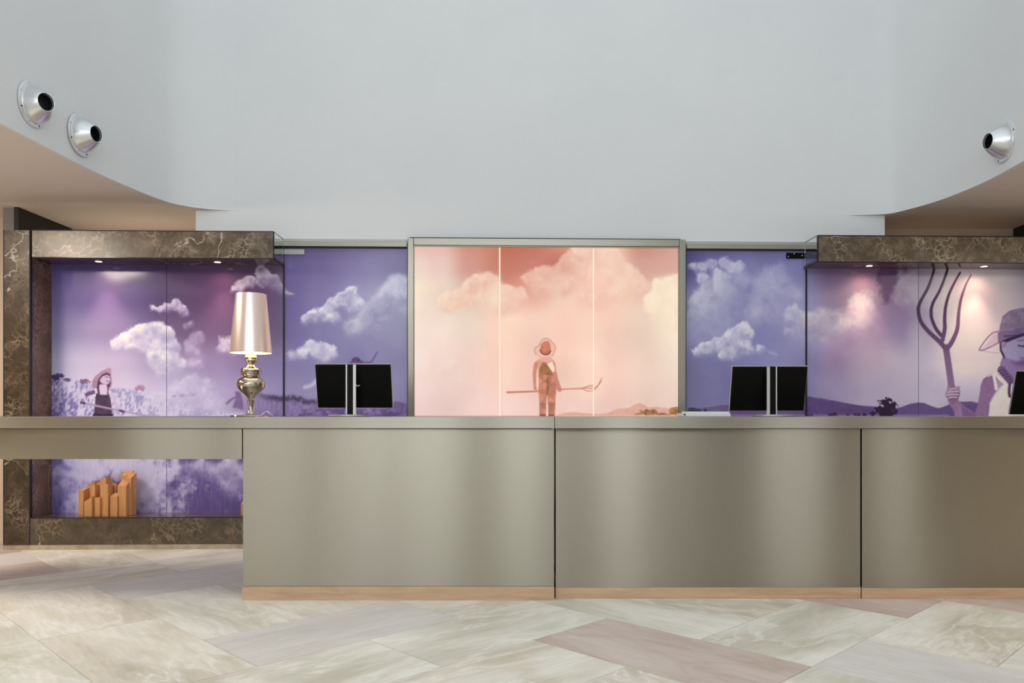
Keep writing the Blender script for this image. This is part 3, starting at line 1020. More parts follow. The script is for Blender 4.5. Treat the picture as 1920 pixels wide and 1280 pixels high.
    A.poly(ZJ, [(585, 445), (725, 445), (745, 480), (700, 492), (640, 494), (590, 482)], (232, 172, 156), soft=.8)
    A.poly(ZJ, [(515, 540), (530, 505), (562, 505), (566, 560), (548, 640), (542, 780), (556, 842), (520, 835), (508, 720), (505, 640)], sk2, tex=.08)
    A.poly(ZJ, [(744, 520), (775, 515), (785, 600), (808, 700), (838, 790), (856, 830), (848, 858), (808, 858), (786, 820), (770, 740), (755, 660)], sk2, tex=.08)
    A.poly(ZJ, [(592, 560), (628, 500), (662, 512), (700, 545), (748, 625), (756, 674), (700, 662), (630, 662), (580, 682), (576, 610)], (164, 108, 72), tex=.20)
    A.poly(ZJ, [(676, 525), (735, 498), (766, 560), (770, 612), (742, 626), (700, 560)], (250, 222, 198), soft=.7)
    A.poly(ZJ, [(578, 680), (640, 664), (700, 664), (758, 676), (782, 770), (784, 850), (776, 1000), (770, 1145), (692, 1145), (682, 1000), (676, 900), (670, 1000), (664, 1145), (586, 1145), (582, 960), (572, 840), (578, 760)], (198, 130, 104), tex=.22)
    A.stroke(ZJ, [(682, 700), (686, 800), (676, 890)], 18, (128, 74, 48), soft=2, alpha=.75)
    A.stroke(ZJ, [(590, 850), (640, 842), (680, 850)], 7, (140, 84, 58), alpha=.6); A.stroke(ZJ, [(600, 1000), (640, 1012), (662, 1000)], 8, (140, 84, 58), alpha=.6)
    A.stroke(ZJ, [(690, 1000), (730, 1020), (768, 1000)], 8, (140, 84, 58), alpha=.6)
    A.poly(ZJ, [(676, 905), (688, 1020), (692, 1150), (664, 1150), (668, 1010)], (246, 206, 186), soft=.6)
    A.poly(ZJ, [(590, 1130), (664, 1130), (664, 1150), (590, 1150)], (120, 80, 66), soft=.6); A.poly(ZJ, [(692, 1130), (764, 1130), (764, 1150), (692, 1150)], (120, 80, 66), soft=.6)
    return A.c


def paint_right(x, y):
    A = Art(x, y)
    xs = [1280, 1340, 1420, 1508, 1560, 1620, 1690, 1721, 1800, 1870, 1930, 2010]
    ys = [458, 505, 560, 620, 680, 740, 785, 965]
    g = [
        [(76, 64, 132), (96, 86, 150), (104, 96, 160), (112, 104, 168), (92, 66, 126), (84, 52, 116), (80, 56, 120), (96, 80, 140), (150, 140, 176), (160, 152, 180), (166, 156, 184), (166, 156, 184)],
        [(84, 72, 144), (112, 106, 170), (124, 122, 182), (124, 122, 184), (118, 94, 146), (130, 96, 138), (96, 66, 122), (140, 130, 168), (204, 194, 204), (196, 186, 204), (176, 168, 192), (176, 168, 192)],
        [(124, 118, 172), (142, 142, 186), (124, 122, 182), (138, 138, 190), (142, 122, 164), (168, 142, 170), (124, 100, 150), (170, 162, 188), (214, 204, 208), (200, 190, 208), (180, 172, 198), (180, 172, 198)],
        [(136, 132, 182), (136, 134, 186), (124, 122, 184), (142, 140, 190), (164, 152, 188), (166, 142, 178), (146, 130, 176), (172, 164, 192), (214, 206, 212), (206, 196, 210), (190, 180, 204), (190, 180, 204)],
        [(112, 104, 166), (116, 112, 176), (124, 124, 184), (130, 128, 186), (146, 132, 180), (170, 154, 186), (174, 164, 192), (176, 168, 198), (208, 200, 214), (206, 198, 214), (188, 180, 206), (188, 180, 206)],
        [(112, 106, 168), (118, 114, 178), (126, 122, 184), (136, 130, 188), (150, 140, 188), (164, 154, 192), (170, 162, 196), (172, 166, 200), (176, 170, 204), (180, 174, 206), (180, 174, 206), (180, 174, 206)],
        [(120, 112, 172), (130, 122, 180), (134, 128, 184), (140, 132, 188), (160, 146, 192), (170, 158, 196), (172, 164, 198), (172, 166, 200), (176, 170, 204), (180, 174, 206), (180, 174, 206), (180, 174, 206)],
        [(110, 96, 160)]*12]
    A.c = A.grid(xs, ys, g)
    n0 = fbm(x, y, 80, 5, 303)-0.5
    A.c *= (1+0.16*n0)[:, None]
    L, S = (182, 182, 208), (138, 136, 184)
    A.cloud(ZD_, [(120, 195, 28), (190, 190, 34), (170, 270, 40), (250, 170, 36), (330, 150, 36), (400, 190, 50), (300, 270, 66), (440, 195, 24), (230, 360, 70), (340, 380, 80), (150, 430, 70), (120, 520, 60), (220, 520, 70)], (190, 190, 214), (140, 138, 184), 5, 20, 4, 311, alpha=.9, shade=.8)
    A.cloud(ZD_, [(420, 300, 90), (400, 430, 110), (300, 520, 120), (180, 600, 110), (330, 620, 90), (520, 480, 90)], (166, 166, 202), (134, 132, 184), 9, 30, 12, 317, alpha=.75, shade=.5)
    A.cloud(ZD_, [(650, 320, 100), (710, 270, 80), (620, 440, 90), (700, 500, 100), (560, 520, 70), (800, 380, 60)], (178, 178, 208), (140, 138, 190), 9, 30, 12, 323, alpha=.75, shade=.5)
    A.cloud(ZD_, [(810, 500, 40), (790, 555, 40), (880, 560, 60), (790, 655, 38), (860, 640, 40), (940, 560, 60)], (196, 194, 216), (150, 148, 194), 6, 18, 5, 331, alpha=.85)
    A.cloud(ZD_, [(135, 785, 30), (205, 765, 45), (290, 730, 52), (380, 670, 52), (450, 640, 62), (505, 665, 42), (390, 790, 52), (340, 805, 34), (500, 765, 40), (600, 765, 34), (430, 740, 60)], (206, 206, 222), (146, 142, 190), 5, 18, 3.2, 343)
    A.stroke(ZD_, [(650, 790), (700, 808)], 14, (164, 160, 200), soft=2.5, alpha=.7)
    A.cloud(ZE, [(70, 560, 70), (150, 530, 70), (240, 540, 70), (320, 560, 60), (260, 630, 70), (130, 620, 70), (420, 450, 90), (440, 560, 80)], (200, 192, 204), (158, 146, 182), 8, 24, 8, 351, alpha=.75, shade=.6)
    A.cloud(ZE, [(590, 350, 45), (600, 290, 55), (560, 250, 40), (630, 240, 50), (600, 400, 25)], (98, 62, 122), (88, 50, 112), 7, 18, 4, 359, alpha=.85)
    A.cloud(ZE, [(720, 330, 70), (760, 270, 60), (700, 400, 60), (780, 400, 70), (690, 230, 30)], (178, 170, 192), (148, 132, 172), 8, 18, 7, 367, alpha=.75)
    A.cloud(ZE, [(600, 560, 90), (720, 540, 90), (800, 520, 70), (500, 600, 60)], (150, 128, 172), (136, 116, 168), 8, 30, 18, 373, alpha=.6)
    A.cloud(ZE, [(270, 720, 60), (320, 690, 60), (240, 800, 70)], (150, 118, 170), (140, 112, 168), 8, 30, 18, 379, alpha=.5)
    A.cloud(ZE, [(1250, 520, 140), (1100, 620, 120), (1180, 300, 130), (1400, 330, 120)], (206, 196, 206), (192, 180, 200), 10, 50, 30, 383, alpha=.45, shade=.4)
    # hills
    hl = [(-1180, 780), (-1180, 945)]
    A.poly(ZK, [(280, 775), (380, 752), (460, 745), (520, 742), (650, 716), (760, 714), (900, 720), (1100, 700), (1300, 660), (1450, 632), (1600, 624), (1680, 626), (1790, 640), (1960, 672), (1960, 880), (280, 880)], (100, 80, 142), soft=.9, tex=.09)
    A.poly(ZI, [(150, 834), (230, 834), (310, 858), (335, 850), (400, 864), (520, 884), (650, 910), (780, 930), (900, 940), (1190, 958), (1250, 938), (1320, 912), (1400, 900), (1470, 906), (1540, 935), (1620, 966), (1700, 950), (1700, 1100), (150, 1100)], (96, 72, 140), soft=.9, tex=.09)
    A.poly(ZH, [(-10, 1012), (60, 1000), (130, 975), (200, 960), (260, 962), (320, 990), (390, 1010), (430, 1000), (500, 970), (590, 950), (700, 948), (780, 965), (900, 985), (1700, 990), (1700, 1200), (-10, 1200)], (98, 78, 148), soft=.9, tex=.07)
    m = A.box(1285, 1930, 768, 800)
    A.put(m, (176, 138, 168), 0.55*np.exp(-((y[m]-779)/2.2)**2)*(x[m] < 1780))
    A.poly(ZK, [(296, 790), (300, 752), (330, 742), (360, 748), (400, 752), (430, 758), (455, 775), (458, 792)], (40, 26, 66), amp=1.6, soft=.8)
    A.poly(ZK, [(468, 792), (476, 762), (494, 755), (508, 770), (514, 792)], (46, 30, 74), amp=1.2, soft=.8)
    for bx0, by0, r in [(500, 1028, 26), (470, 1032, 20), (440, 1034, 16), (640, 1032, 14), (720, 1030, 18), (760, 1034, 18), (820, 1032, 26), (210, 1034, 12), (240, 1036, 12)]:
        A.poly(ZI, [(bx0-r, by0+10), (bx0-r*.8, by0-r*.5), (bx0, by0-r*.9), (bx0+r*.8, by0-r*.4), (bx0+r, by0+10)], (66, 36, 84), amp=1.2, soft=.8)
    tree = [(1085, 868, 32), (1062, 925, 56), (1128, 935, 44), (980, 965, 46), (1030, 995, 66), (1100, 1005, 60), (918, 1018, 34), (985, 905, 22), (1150, 985, 30), (1020, 905, 26)]
    for k, (cx_, cy_, r) in enumerate(tree):
        X0, Y0, R = 1480+cx_/5.818, 600+cy_/5.818, r/5.818
        mm = A.box(X0-R*1.6, X0+R*1.6, Y0-R*1.6, Y0+R*1.6)
        q = R - np.hypot(x[mm]-X0, y[mm]-Y0) + (fbm(x[mm], y[mm], 5, 3, 400)-0.5)*14
        A.put(mm, (48, 26, 70), ss(-0.8, 1.2, q)*ss(783, 781, y[mm]))
    # pitchfork
    dk, md = (46, 26, 66), (108, 78, 126)
    A.stroke(ZE, [(1000, 735), (1010, 800), (1040, 1010)], 42, md, w2=46, col2=(132, 104, 150))
    A.stroke(ZE, [(920, 150), (918, 205), (880, 320), (822, 430), (812, 490), (830, 560), (880, 625), (950, 690), (1000, 745)], 14, dk, w2=34, col2=md)
    A.stroke(ZE, [(1010, 150), (1010, 205), (960, 340), (908, 440), (900, 520), (928, 600), (965, 650)], 14, dk, w2=26, col2=(90, 64, 114))
    A.stroke(ZE, [(1098, 222), (1060, 290), (1022, 370), (998, 460), (992, 540), (992, 610), (975, 690)], 12, (70, 34, 80), w2=30, col2=md)
    A.stroke(ZE, [(1174, 238), (1140, 300), (1105, 400), (1088, 500), (1078, 610), (1040, 700), (1005, 745)], 8, (130, 82, 112), w2=36, col2=md)
    # hand and arm
    A.poly(ZH, [(476, 935), (520, 975), (570, 925), (600, 965), (640, 1000), (700, 1040), (760, 1080), (780, 1120), (545, 1120), (540, 1040), (500, 985)], (146, 112, 164), tex=.08)
    A.poly(ZH, [(600, 975), (640, 1010), (760, 1085), (770, 1120), (620, 1120), (610, 1040)], (122, 88, 150), tex=.08)
    A.poly(ZH, [(474, 820), (520, 808), (578, 822), (588, 880), (570, 935), (524, 980), (488, 948), (466, 900)], (128, 98, 150))
    for k_, (xa, ya, xb, yb, w_) in enumerate([(492, 836, 572, 828, 27), (474, 862, 576, 856, 28), (472, 889, 574, 886, 27), (488, 914, 562, 914, 24)]):
        A.stroke(ZH, [(xa, ya+2), ((xa+xb)/2, ya-6), (xb, yb)], w_+5, (92, 60, 118), alpha=.7)
        A.stroke(ZH, [(xa, ya), ((xa+xb)/2, ya-7), (xb, yb-2)], w_-5, (182, 156, 196), w2=w_-9)
    A.stroke(ZH, [(482, 845), (484, 805)], 22, (150, 122, 170)); A.stroke(ZH, [(560, 835), (584, 816)], 20, (160, 132, 178))
    # girl in profile
    A.poly(ZH, [(930, 680), (850, 708), (805, 740), (782, 800), (772, 880), (760, 960), (728, 1060), (750, 1110), (850, 1110), (862, 960), (905, 880), (960, 800), (970, 720)], (138, 102, 160), tex=.07)
    A.poly(ZH, [(1000, 500), (1060, 575), (1115, 605), (1250, 600), (1250, 760), (1060, 760), (970, 650), (960, 600)], (138, 116, 180))
    A.poly(ZH, [(945, 700), (1000, 740), (1060, 780), (1300, 790), (1300, 1110), (850, 1110), (866, 975), (918, 885), (975, 815)], (212, 206, 232), tex=.06)
    A.poly(ZH, [(940, 730), (1000, 790), (930, 830)], (160, 136, 186))
    A.stroke(ZH, [(900, 700), (915, 760), (925, 830)], 28, (216, 210, 232)); A.stroke(ZH, [(920, 690), (960, 740), (1020, 790)], 26, (216, 210, 232)); A.stroke(ZH, [(850, 715), (900, 698), (935, 690)], 10, (206, 198, 226))
    A.stroke(ZH, [(975, 655), (1010, 700), (1055, 752)], 74, (112, 84, 146)); 
    for k in range(6): A.stroke(ZH, [(940+k*20, 670+k*20), (1000+k*16, 650+k*22)], 8, (62, 40, 96), alpha=.8)
    A.stroke(ZH, [(1050, 790), (1045, 860), (1050, 900)], 26, (84, 58, 118))
    A.poly(ZH, [(955, 398), (1060, 340), (1182, 315), (1300, 310), (1300, 420), (1180, 400), (1080, 400), (1040, 430), (1010, 480), (1000, 560), (960, 480)], (62, 36, 92))
    A.poly(ZH, [(975, 420), (1030, 400), (1080, 378), (1182, 342), (1320, 335), (1320, 600), (1182, 606), (1110, 612), (1058, 582), (1005, 525), (975, 470)], (154, 146, 202), tex=.04)
    A.poly(ZH, [(1060, 582), (1050, 560), (1110, 578), (1182, 560), (1300, 560), (1300, 612), (1110, 618)], (118, 88, 160), soft=3)
    A.poly(ZH, [(968, 400), (1000, 392), (1022, 410), (1018, 440), (995, 458), (972, 440)], (150, 122, 182))
    A.stroke(ZH, [(1130, 430), (1160, 438), (1190, 436)], 12, (52, 30, 84)); A.stroke(ZH, [(1120, 385), (1190, 380)], 9, (96, 68, 132), alpha=.7)
    A.stroke(ZH, [(1150, 545), (1190, 548)], 8, (112, 72, 140))
    A.poly(ZH, [(942, 392), (950, 320), (962, 240), (985, 160), (1045, 110), (1140, 86), (1230, 88), (1320, 110), (1320, 330), (1182, 325), (1060, 352)], (138, 118, 166), tex=.16)
    A.poly(ZH, [(940, 312), (1050, 300), (1130, 272), (1200, 252), (1320, 250), (1320, 322), (1182, 322), (1060, 350), (942, 405)], (120, 98, 158), tex=.10)
    A.stroke(ZH, [(1000, 345), (1100, 338), (1190, 318)], 10, (50, 28, 76), alpha=.7)
    A.stroke(ZH, [(1050, 297), (930, 303), (880, 325), (820, 390), (772, 462), (778, 475), (830, 464), (900, 430), (960, 398)], 11, (142, 98, 146))
    A.poly(ZH, [(890, 335), (940, 310), (942, 400), (840, 455), (795, 462)], (186, 164, 194), alpha=.55)
    A.stroke(ZH, [(785, 478), (860, 490), (950, 502)], 6, (160, 130, 170), alpha=.7)
    return A.c


REF = 0.84       # light level the print reads under


def mural_panel(name, u0, u1, z0, z1, w, paint, mname, parent, step, div, chroma=1.0):
    """a sheet of laminated print, 8 mm thick; the printed face is a fine grid carrying the ink colours"""
    nu = max(2, int(round((u1-u0)/step))+1)
    nz = max(2, int(round((z1-z0)/step))+1)
    us = np.linspace(u0, u1, nu)
    zs = np.linspace(z0, z1, nz)
    UU, ZZ = np.meshgrid(us, zs)
    uu, zz = UU.ravel(), ZZ.ravel()
    wx = uu*CT + w*ST
    wy = D0 + uu*ST - w*CT
    page_x = CX + F*wx/wy
    page_y = HY - F*(zz-H)/wy
    col = np.clip(paint(page_x, page_y), 0, 255)/255.0
    lum = (col @ np.array([0.3, 0.6, 0.1]))[:, None]
    col = lum+(col-lum)*chroma
    if div != 1.0:
        col = np.clip((col-0.50)*1.16+0.535, 0, 1)
    lin = np.where(col <= 0.04045, col/12.92, ((col+0.055)/1.055)**2.4)
    lin = np.clip(lin/div, 0, 1.0 if div == 1.0 else 0.95)
    nb = nu*nz
    co = np.stack([wx, wy, zz], 1)
    # rear corners
    th = 0.008
    rear = [W3(u0, w-th, z0), W3(u1, w-th, z0), W3(u1, w-th, z1), W3(u0, w-th, z1)]
    co = np.vstack([co, np.array(rear)])
    idx = np.arange(nb).reshape(nz, nu)
    quads = np.stack([idx[:-1, :-1].ravel(), idx[:-1, 1:].ravel(), idx[1:, 1:].ravel(), idx[1:, :-1].ravel()], 1)
    c00, c10, c11, c01 = idx[0, 0], idx[0, -1], idx[-1, -1], idx[-1, 0]
    r0, r1, r2, r3 = nb, nb+1, nb+2, nb+3
    side = np.array([[r1, r0, r3, r2], [c10, c00, r0, r1], [c11, c10, r1, r2], [c01, c11, r2, r3], [c00, c01, r3, r0]])
    F4 = np.vstack([quads, side]).astype(np.int32)
    me = bpy.data.meshes.new(name)
    M = ROOTM[parent] if parent is not None else Matrix.Identity(4)
    Mi = np.array(M.inverted())
    co = co @ Mi[:3, :3].T + Mi[:3, 3]
    me.vertices.add(len(co)); me.vertices.foreach_set('co', co.ravel().astype(np.float32))
    me.loops.add(F4.size); me.loops.foreach_set('vertex_index', F4.ravel())
    me.polygons.add(len(F4))
    me.polygons.foreach_set('loop_start', np.arange(0, F4.size, 4, dtype=np.int32))
    me.polygons.foreach_set('loop_total', np.full(len(F4), 4, np.int32))
    me.update(calc_edges=True)
    at = me.color_attributes.new('print', 'FLOAT_COLOR', 'POINT')
    full = np.ones((len(co), 4), np.float32)
    full[:nb, :3] = lin
    full[nb:, :3] = 0.02
    at.data.foreach_set('color', full.ravel())
    me.materials.append(MATS[mname])
    me.validate()
    o = bpy.data.objects.new(name, me)
    COL.objects.link(o)
    if parent is not None: o.parent = parent
    ROOTM[o] = M
    return o


# ================================================================== BACK WALL UNIT
WP = 0.34                                          # how far the marble surround stands out of the murals
z_can_t, z_can_b = ZW(300, 433, WP), ZW(300, 483, WP)
z_shelf, z_base, z_pl = ZW(250, 970, WP), ZW(250, 1020, WP), 0.0
zhdr_b, zhdr_m, zhdr_t = ZW(650, 465), ZW(650, 455), ZW(650, 449)
zm0 = z_shelf                                      # murals reach down to the niche shelf
STEP = 1.30*7.1/F

# ---- left mural: three printed sheets
mur = thing('mural', 'purple mural of clouds, grass and a small girl in a straw hat, behind the lamp', 'mural', W3(U(430), 0.012, zm0))
uj = [U(97), U(313.5), U(533), U(764)]
for k, (a, b_) in enumerate(zip(uj, uj[1:])):
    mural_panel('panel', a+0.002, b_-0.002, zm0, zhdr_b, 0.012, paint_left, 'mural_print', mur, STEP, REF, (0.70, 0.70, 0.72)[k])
build('joint_strip', bw(U(531.5), U(534.5), 0.0, 0.020, zm0, ZW(533, 496)), 'black_gap', mur)
build('backing', bw(uj[0]-0.03, uj[3], 0.0005, 0.0035, zm0, zhdr_b+0.01), 'black_gap', mur)

# ---- right mural
mur2 = thing('mural', 'purple printed mural of clouds, hills and a big girl in a hat gripping a pitchfork', 'mural', W3(U(1700), 0.012, zm0))
vj = [U(1286), U(1510.5), U(1721), U(1989)]
for k, (a, b_) in enumerate(zip(vj, vj[1:])):
    mural_panel('panel', a+0.002, b_-0.002, zm0+0.45, zhdr_b, 0.012, paint_right, 'mural_print', mur2, STEP, REF, (0.74, 0.74, 0.74)[k])
build('joint_strip', bw(U(1509.0), U(1512.0), 0.0, 0.020, zm0, ZW(1510, 505)), 'black_gap', mur2)
build('backing', bw(vj[0], vj[3]+0.03, 0.0005, 0.0035, zm0, zhdr_b+0.01), 'black_gap', mur2)

# ---- steel channel over the murals
for (p0, p1, lab) in ((505, 764, 'brushed steel channel along the top of the left purple mural'), (1286, 1545, 'brushed steel channel along the top of the right purple mural')):
    h = thing('header_channel', lab, 'channel', W3(U((p0+p1)/2), 0.0, zhdr_b))
    build('fascia', bw(U(p0), U(p1), 0.0, 0.045, zhdr_b+0.006, zhdr_m, 0.002), 'header_steel', h)
    build('ledge', bw(U(p0), U(p1), 0.0, 0.022, zhdr_m, zhdr_t, 0.001), 'light_bracket', h)
    build('shadow_gap', bw(U(p0), U(p1), 0.0, 0.030, zhdr_b-0.004, zhdr_b+0.006), 'black_gap', h)

# ---- backlit light box in the middle
WB = 0.11
lb = thing('light_box', 'steel framed light box with a glowing peach print of a girl holding a pitchfork', 'light box', W3(U(1022), 0.0, 0.35))
z_top, z_in = ZW(1000, 447, WB), ZW(1000, 461.5, WB)
fr_l0, fr_l1 = U(764.5, WB), U(775.5, WB)
fr_r0, fr_r1 = U(1274, WB), U(1285.5, WB)
ZB0 = 0.35
build('frame_bar', bw(fr_l0, fr_l1, 0.0, WB, ZB0, z_top, 0.004), 'frame_steel', lb)
build('frame_bar', bw(fr_r0, fr_r1, 0.0, WB, ZB0, z_top, 0.004), 'frame_steel', lb)
build('frame_bar', bw(fr_l1, fr_r0, 0.0, WB, z_in+0.004, z_top, 0.004), 'frame_steel', lb)
build('frame_bar', bw(fr_l1, fr_r0, 0.0, WB, ZB0, ZB0+0.06, 0.004), 'frame_steel', lb)
build('top_edge', bw(U(768, WB), U(1276, WB), 0.0, WB-0.006, z_top, z_top+0.006), 'black_gap', lb)
for nm, args in (('inner_lip', (fr_l1, fr_l1+0.006, 0.07, 0.095, ZB0+.06, z_in)), ('inner_lip', (fr_r0-0.006, fr_r0, 0.07, 0.095, ZB0+.06, z_in)), ('inner_lip', (fr_l1, fr_r0, 0.07, 0.095, z_in-0.004, z_in+0.004))):
    build(nm, bw(*args), 'header_steel', lb)
cj = [fr_l1+0.002, U(937, 0.08), U(1113, 0.08), fr_r0-0.002]
zc0 = 0.80
for k, (a, b_) in enumerate(zip(cj, cj[1:])):
    a2, b2 = a+(0.0 if k == 0 else 0.006), b_-(0.0 if k == 2 else 0.006)
    mural_panel('glowing_panel', a2, b2, zc0, z_in-0.004, 0.075, paint_mid, 'backlit_print', lb, STEP, 1.0)
build('light_tray', bw(fr_l1, fr_r0, 0.004, 0.045, ZB0+.06, z_in), 'backlight', lb)

# ---- small fittings on the murals
fit = thing('glass_clamp', 'pale steel clamp plate at the top of the left mural by the canopy', 'clamp', W3(U(541), 0.02, ZW(541, 477, 0.02)))
build('plate', bw(U(511, .02), U(571, .02), 0.013, 0.026, ZW(541, 477, .02), ZW(541, 467, .02), 0.001), 'light_bracket', fit)
fit = thing('glass_clamp', 'black clamp plate with screws at the top of the right mural', 'clamp', W3(U(1492), 0.02, ZW(1492, 484, 0.02)))
build('plate', bw(U(1474.5, .02), U(1512, .02), 0.013, 0.027, ZW(1492, 484.5, .02), ZW(1492, 474, .02), 0.001), 'black_plastic', fit)
for (px, py) in ((1478, 481), (1489, 475.5), (1504, 479)):
    build('screw', lathe(bmesh.new(), [(0.0001, 0.0), (0.0055, 0.0), (0.005, 0.003), (0.0, 0.0035)], W3(U(px, .027), 0.0268, ZW(px, py, .027)), axis=(ST, -CT, 0), seg=10), 'bolt_metal', fit)


# ---- marble surrounds
def marble_bay(px0, px1, side, lab_c, lab_p, lab_b):
    """canopy fascia + soffit + glazed end; pillar; plinth"""
    zt, zb = z_can_t, z_can_b
    u0, u1 = U(px0, WP), U(px1, WP)
    c = thing('canopy', lab_c, 'canopy', W3((u0+u1)/2, 0, zb), 'marble canopies with downlights')
    build('fascia', bw(u0, u1, WP-0.028, WP, zb+0.002, zt-0.003, 0.0008), 'canopy_marble', c)
    build('soffit', bw(u0, u1-0.0 if side > 0 else u1, 0.014, WP-0.003, zb-0.001, zb+0.022), 'niche_marble', c, label='dark polished marble underside')
    for (za, zb_) in ((zt-0.003, zt+0.005), (zb-0.006, zb-0.001)):
        build('edge_strip', bw(u0, u1, WP-0.014, WP+0.001, za, zb_), 'black_gap', c)
    ue = u1 if side > 0 else u0
    build('edge_strip', bw(ue-0.004, ue+0.004, WP-0.012, WP+0.001, zb, zt), 'black_gap', c)
    g = build('end_pane', bw(ue-0.003, ue+0.003, 0.047, WP-0.012, zb-0.001, zt), 'clear_glass', c, label='clear glass end pane')
    build('edge_strip', bw(ue-0.004, ue+0.004, 0.047, WP-0.012, zt, zt+0.004), 'black_gap', c)
    build('edge_strip', bw(ue-0.0045, ue+0.0045, 0.016, WP-0.012, zb-0.006, zb-0.001), 'black_gap', c)
    return c, u0, u1


can_l, cl0, cl1 = marble_bay(60, 512.5, 1, 'dark brown veined marble canopy over the lamp, on the black-edged pillar', '', '')
can_r, cr0, cr1 = marble_bay(1534, 1990, -1, 'dark brown veined marble canopy over the large girl and pitchfork', '', '')
for (k, can, pxs, lab) in ((0, can_l, (185, 408), 'l'), (1, can_r, (1630, 1845), 'r')):
    for i, px in enumerate(pxs):
        wz = 0.17
        u = U(px, wz)
        z = z_can_b-0.001
        labs = {(0, 0): 'round recessed downlight above the small girl in the left canopy', (0, 1): 'round recessed downlight left of the lamp shade in the canopy',
                (1, 0): 'round recessed downlight above the hills in the right canopy', (1, 1): 'round recessed downlight right of the pitchfork prongs in the canopy'}
        d = thing('downlight', labs[(k, i)], 'downlight', W3(u, wz, z), 'downlights in the marble canopies')
        build('trim_ring', lathe(bmesh.new(), [(0.028, 0.0), (0.040, 0.0), (0.040, -0.003), (0.028, -0.004), (0.028, 0.0)], W3(u, wz, z), close=False, seg=28), 'bolt_metal', d, smooth=True)
        build('lens', lathe(bmesh.new(), [(0.0, -0.0035), (0.022, -0.0035), (0.027, -0.001), (0.027, 0.0)], W3(u, wz, z), seg=24), 'downlight_glow', d, smooth=True)
        for nm, en, sz, tl in (('downlight_beam', 15 if k == 0 else 13, 66, 7), ('downlight_spill', 2.2, 140, 16)):
            ld = bpy.data.lights.new(nm, 'SPOT')
            ld.energy = en
            ld.color = (1.0, 0.64, 0.42)
            ld.spot_size = math.radians(sz)
            ld.spot_blend = 1.0
            ld.shadow_soft_size = 0.03
            ld.specular_factor = 0.3
            lo = bpy.data.objects.new(nm, ld)
            COL.objects.link(lo)
            lo.parent = d
            lo.location = (0, 0, -0.03)
            lo.rotation_euler = (math.radians(tl), 0, TH)

# left pillar: outer and niche-side faces are different slabs
pl = thing('marble_pillar', 'dark brown marble pillar with pale veins at the left end of the mural', 'pillar', W3(U(32, WP), 0.17, 0))
ua, ub = U(7, WP), U(55, WP)
build('front_slab', bw(ua+0.003, ub-0.002, WP-0.03, WP, z_pl+0.042, z_can_t, 0.001), 'pillar_marble', pl)
build('core', bw(ua, ub-0.02, 0.0, WP-0.03, 0.042, z_can_t-0.002), 'black_gap', pl)
build('side_slab', bw(ub-0.02, ub+0.002, 0.0, WP-0.032, 0.042, z_can_b), 'reveal_marble', pl, label='reddish brown slab facing the niche')
build('corner_bead', bw(ub-0.002, ub+0.007, WP-0.03, WP+0.001, 0.042, z_can_t), 'black_gap', pl)
build('corner_bead', bw(ua-0.003, ua+0.003, WP-0.03, WP+0.001, 0.042, z_can_t), 'black_gap', pl)
build('plinth', bw(ua-0.01, ub+0.004, 0.0, WP-0.004, 0.0, 0.042), 'beige_marble', pl, label='beige stone foot')
# right pillar, just out of frame
pr = thing('marble_pillar', 'dark brown marble pillar at the right end of the mural beyond the girl', 'pillar', W3(U(2015, WP), 0.17, 0))
build('front_slab', bw(U(1992, WP), U(2040, WP), 0.0, WP, 0.042, z_can_t, 0.001), 'pillar_marble', pr)
build('plinth', bw(U(1990, WP), U(2042, WP), 0.0, WP-0.004, 0.0, 0.042), 'beige_marble', pr)

# niche bench (left), with the shelf the wooden houses stand on
nb = thing('marble_bench', 'low dark marble ledge under the left mural with pale lightning-like veins', 'ledge', W3(U(300, WP), 0.17, 0))
e1 = U(765, WP)
build('front_slab', bw(ub+0.007, e1, WP-0.03, WP, 0.045, z_shelf-0.004, 0.0008), 'base_marble', nb)
build('shelf', bw(ub+0.004, e1, 0.0, WP-0.003, z_shelf-0.02, z_shelf), 'niche_marble', nb, label='polished marble shelf top')
build('edge_strip', bw(ub+0.004, e1, WP-0.02, WP+0.001, z_shelf-0.004, z_shelf+0.001), 'black_gap', nb)
build('plinth', bw(ub+0.004, e1, 0.0, WP-0.004, 0.0, 0.042), 'beige_marble', nb, label='beige stone foot')
build('core', bw(ub+0.01, e1-0.01, 0.02, WP-0.03, 0.042, z_shelf-0.02), 'black_gap', nb)
nr = thing('marble_bench', 'low dark marble ledge under the right mural behind the desk', 'ledge', W3(U(1700, WP), 0.17, 0))
build('front_slab', bw(U(1290, WP), U(1991, WP), 0.0, WP, 0.0, zm0-0.002, 0.0008), 'base_marble', nr)

# ================================================================== RECEPTION DESK
DA, DB, DC = 4.891, 4.933, 4.925                   # fronts of the three desk units
ZCT, ZCB = 1.137, ZD(803, 4.88)
DEP = 0.62


def desk_unit(px0, px1, d, dp, ytop, ywood, lab, name='reception_desk'):
    x0, x1 = XD(px0, d), XD(px1, d)
    zw = ZD(ywood, d)
    t = thing(name, lab, 'desk', ((x0+x1)/2, d+DEP/2, 0), 'steel fronted reception desk units')
    build('front_panel', bx(x0+0.0015, x1-0.0015, d+dp, d+dp+0.02, zw, ZCB-0.003, 0.0012), 'brushed_steel', t)
    build('carcass', bx(x0+0.012, x1-0.012, d+dp+0.02, d+DEP, 0.03, ZCB-0.004), 'black_gap', t)
    build('plinth', bx(x0, x1, d, d+DEP, 0.0, zw, 0.002), 'oak_plinth', t, label='pale oak plinth')
    return t


desk_unit(453.5, 1039.5, DA, 0.014, 805, 1100, 'wide steel fronted desk unit on an oak plinth, left of the three')
desk_unit(1041.5, 1614, DB, 0.003, 805, 1101, 'steel fronted desk unit under the glowing light box, middle of the three')
desk_unit(1616.5, 2200, DC, 0.006, 806, 1102, 'steel fronted desk unit cut off by the right picture edge')

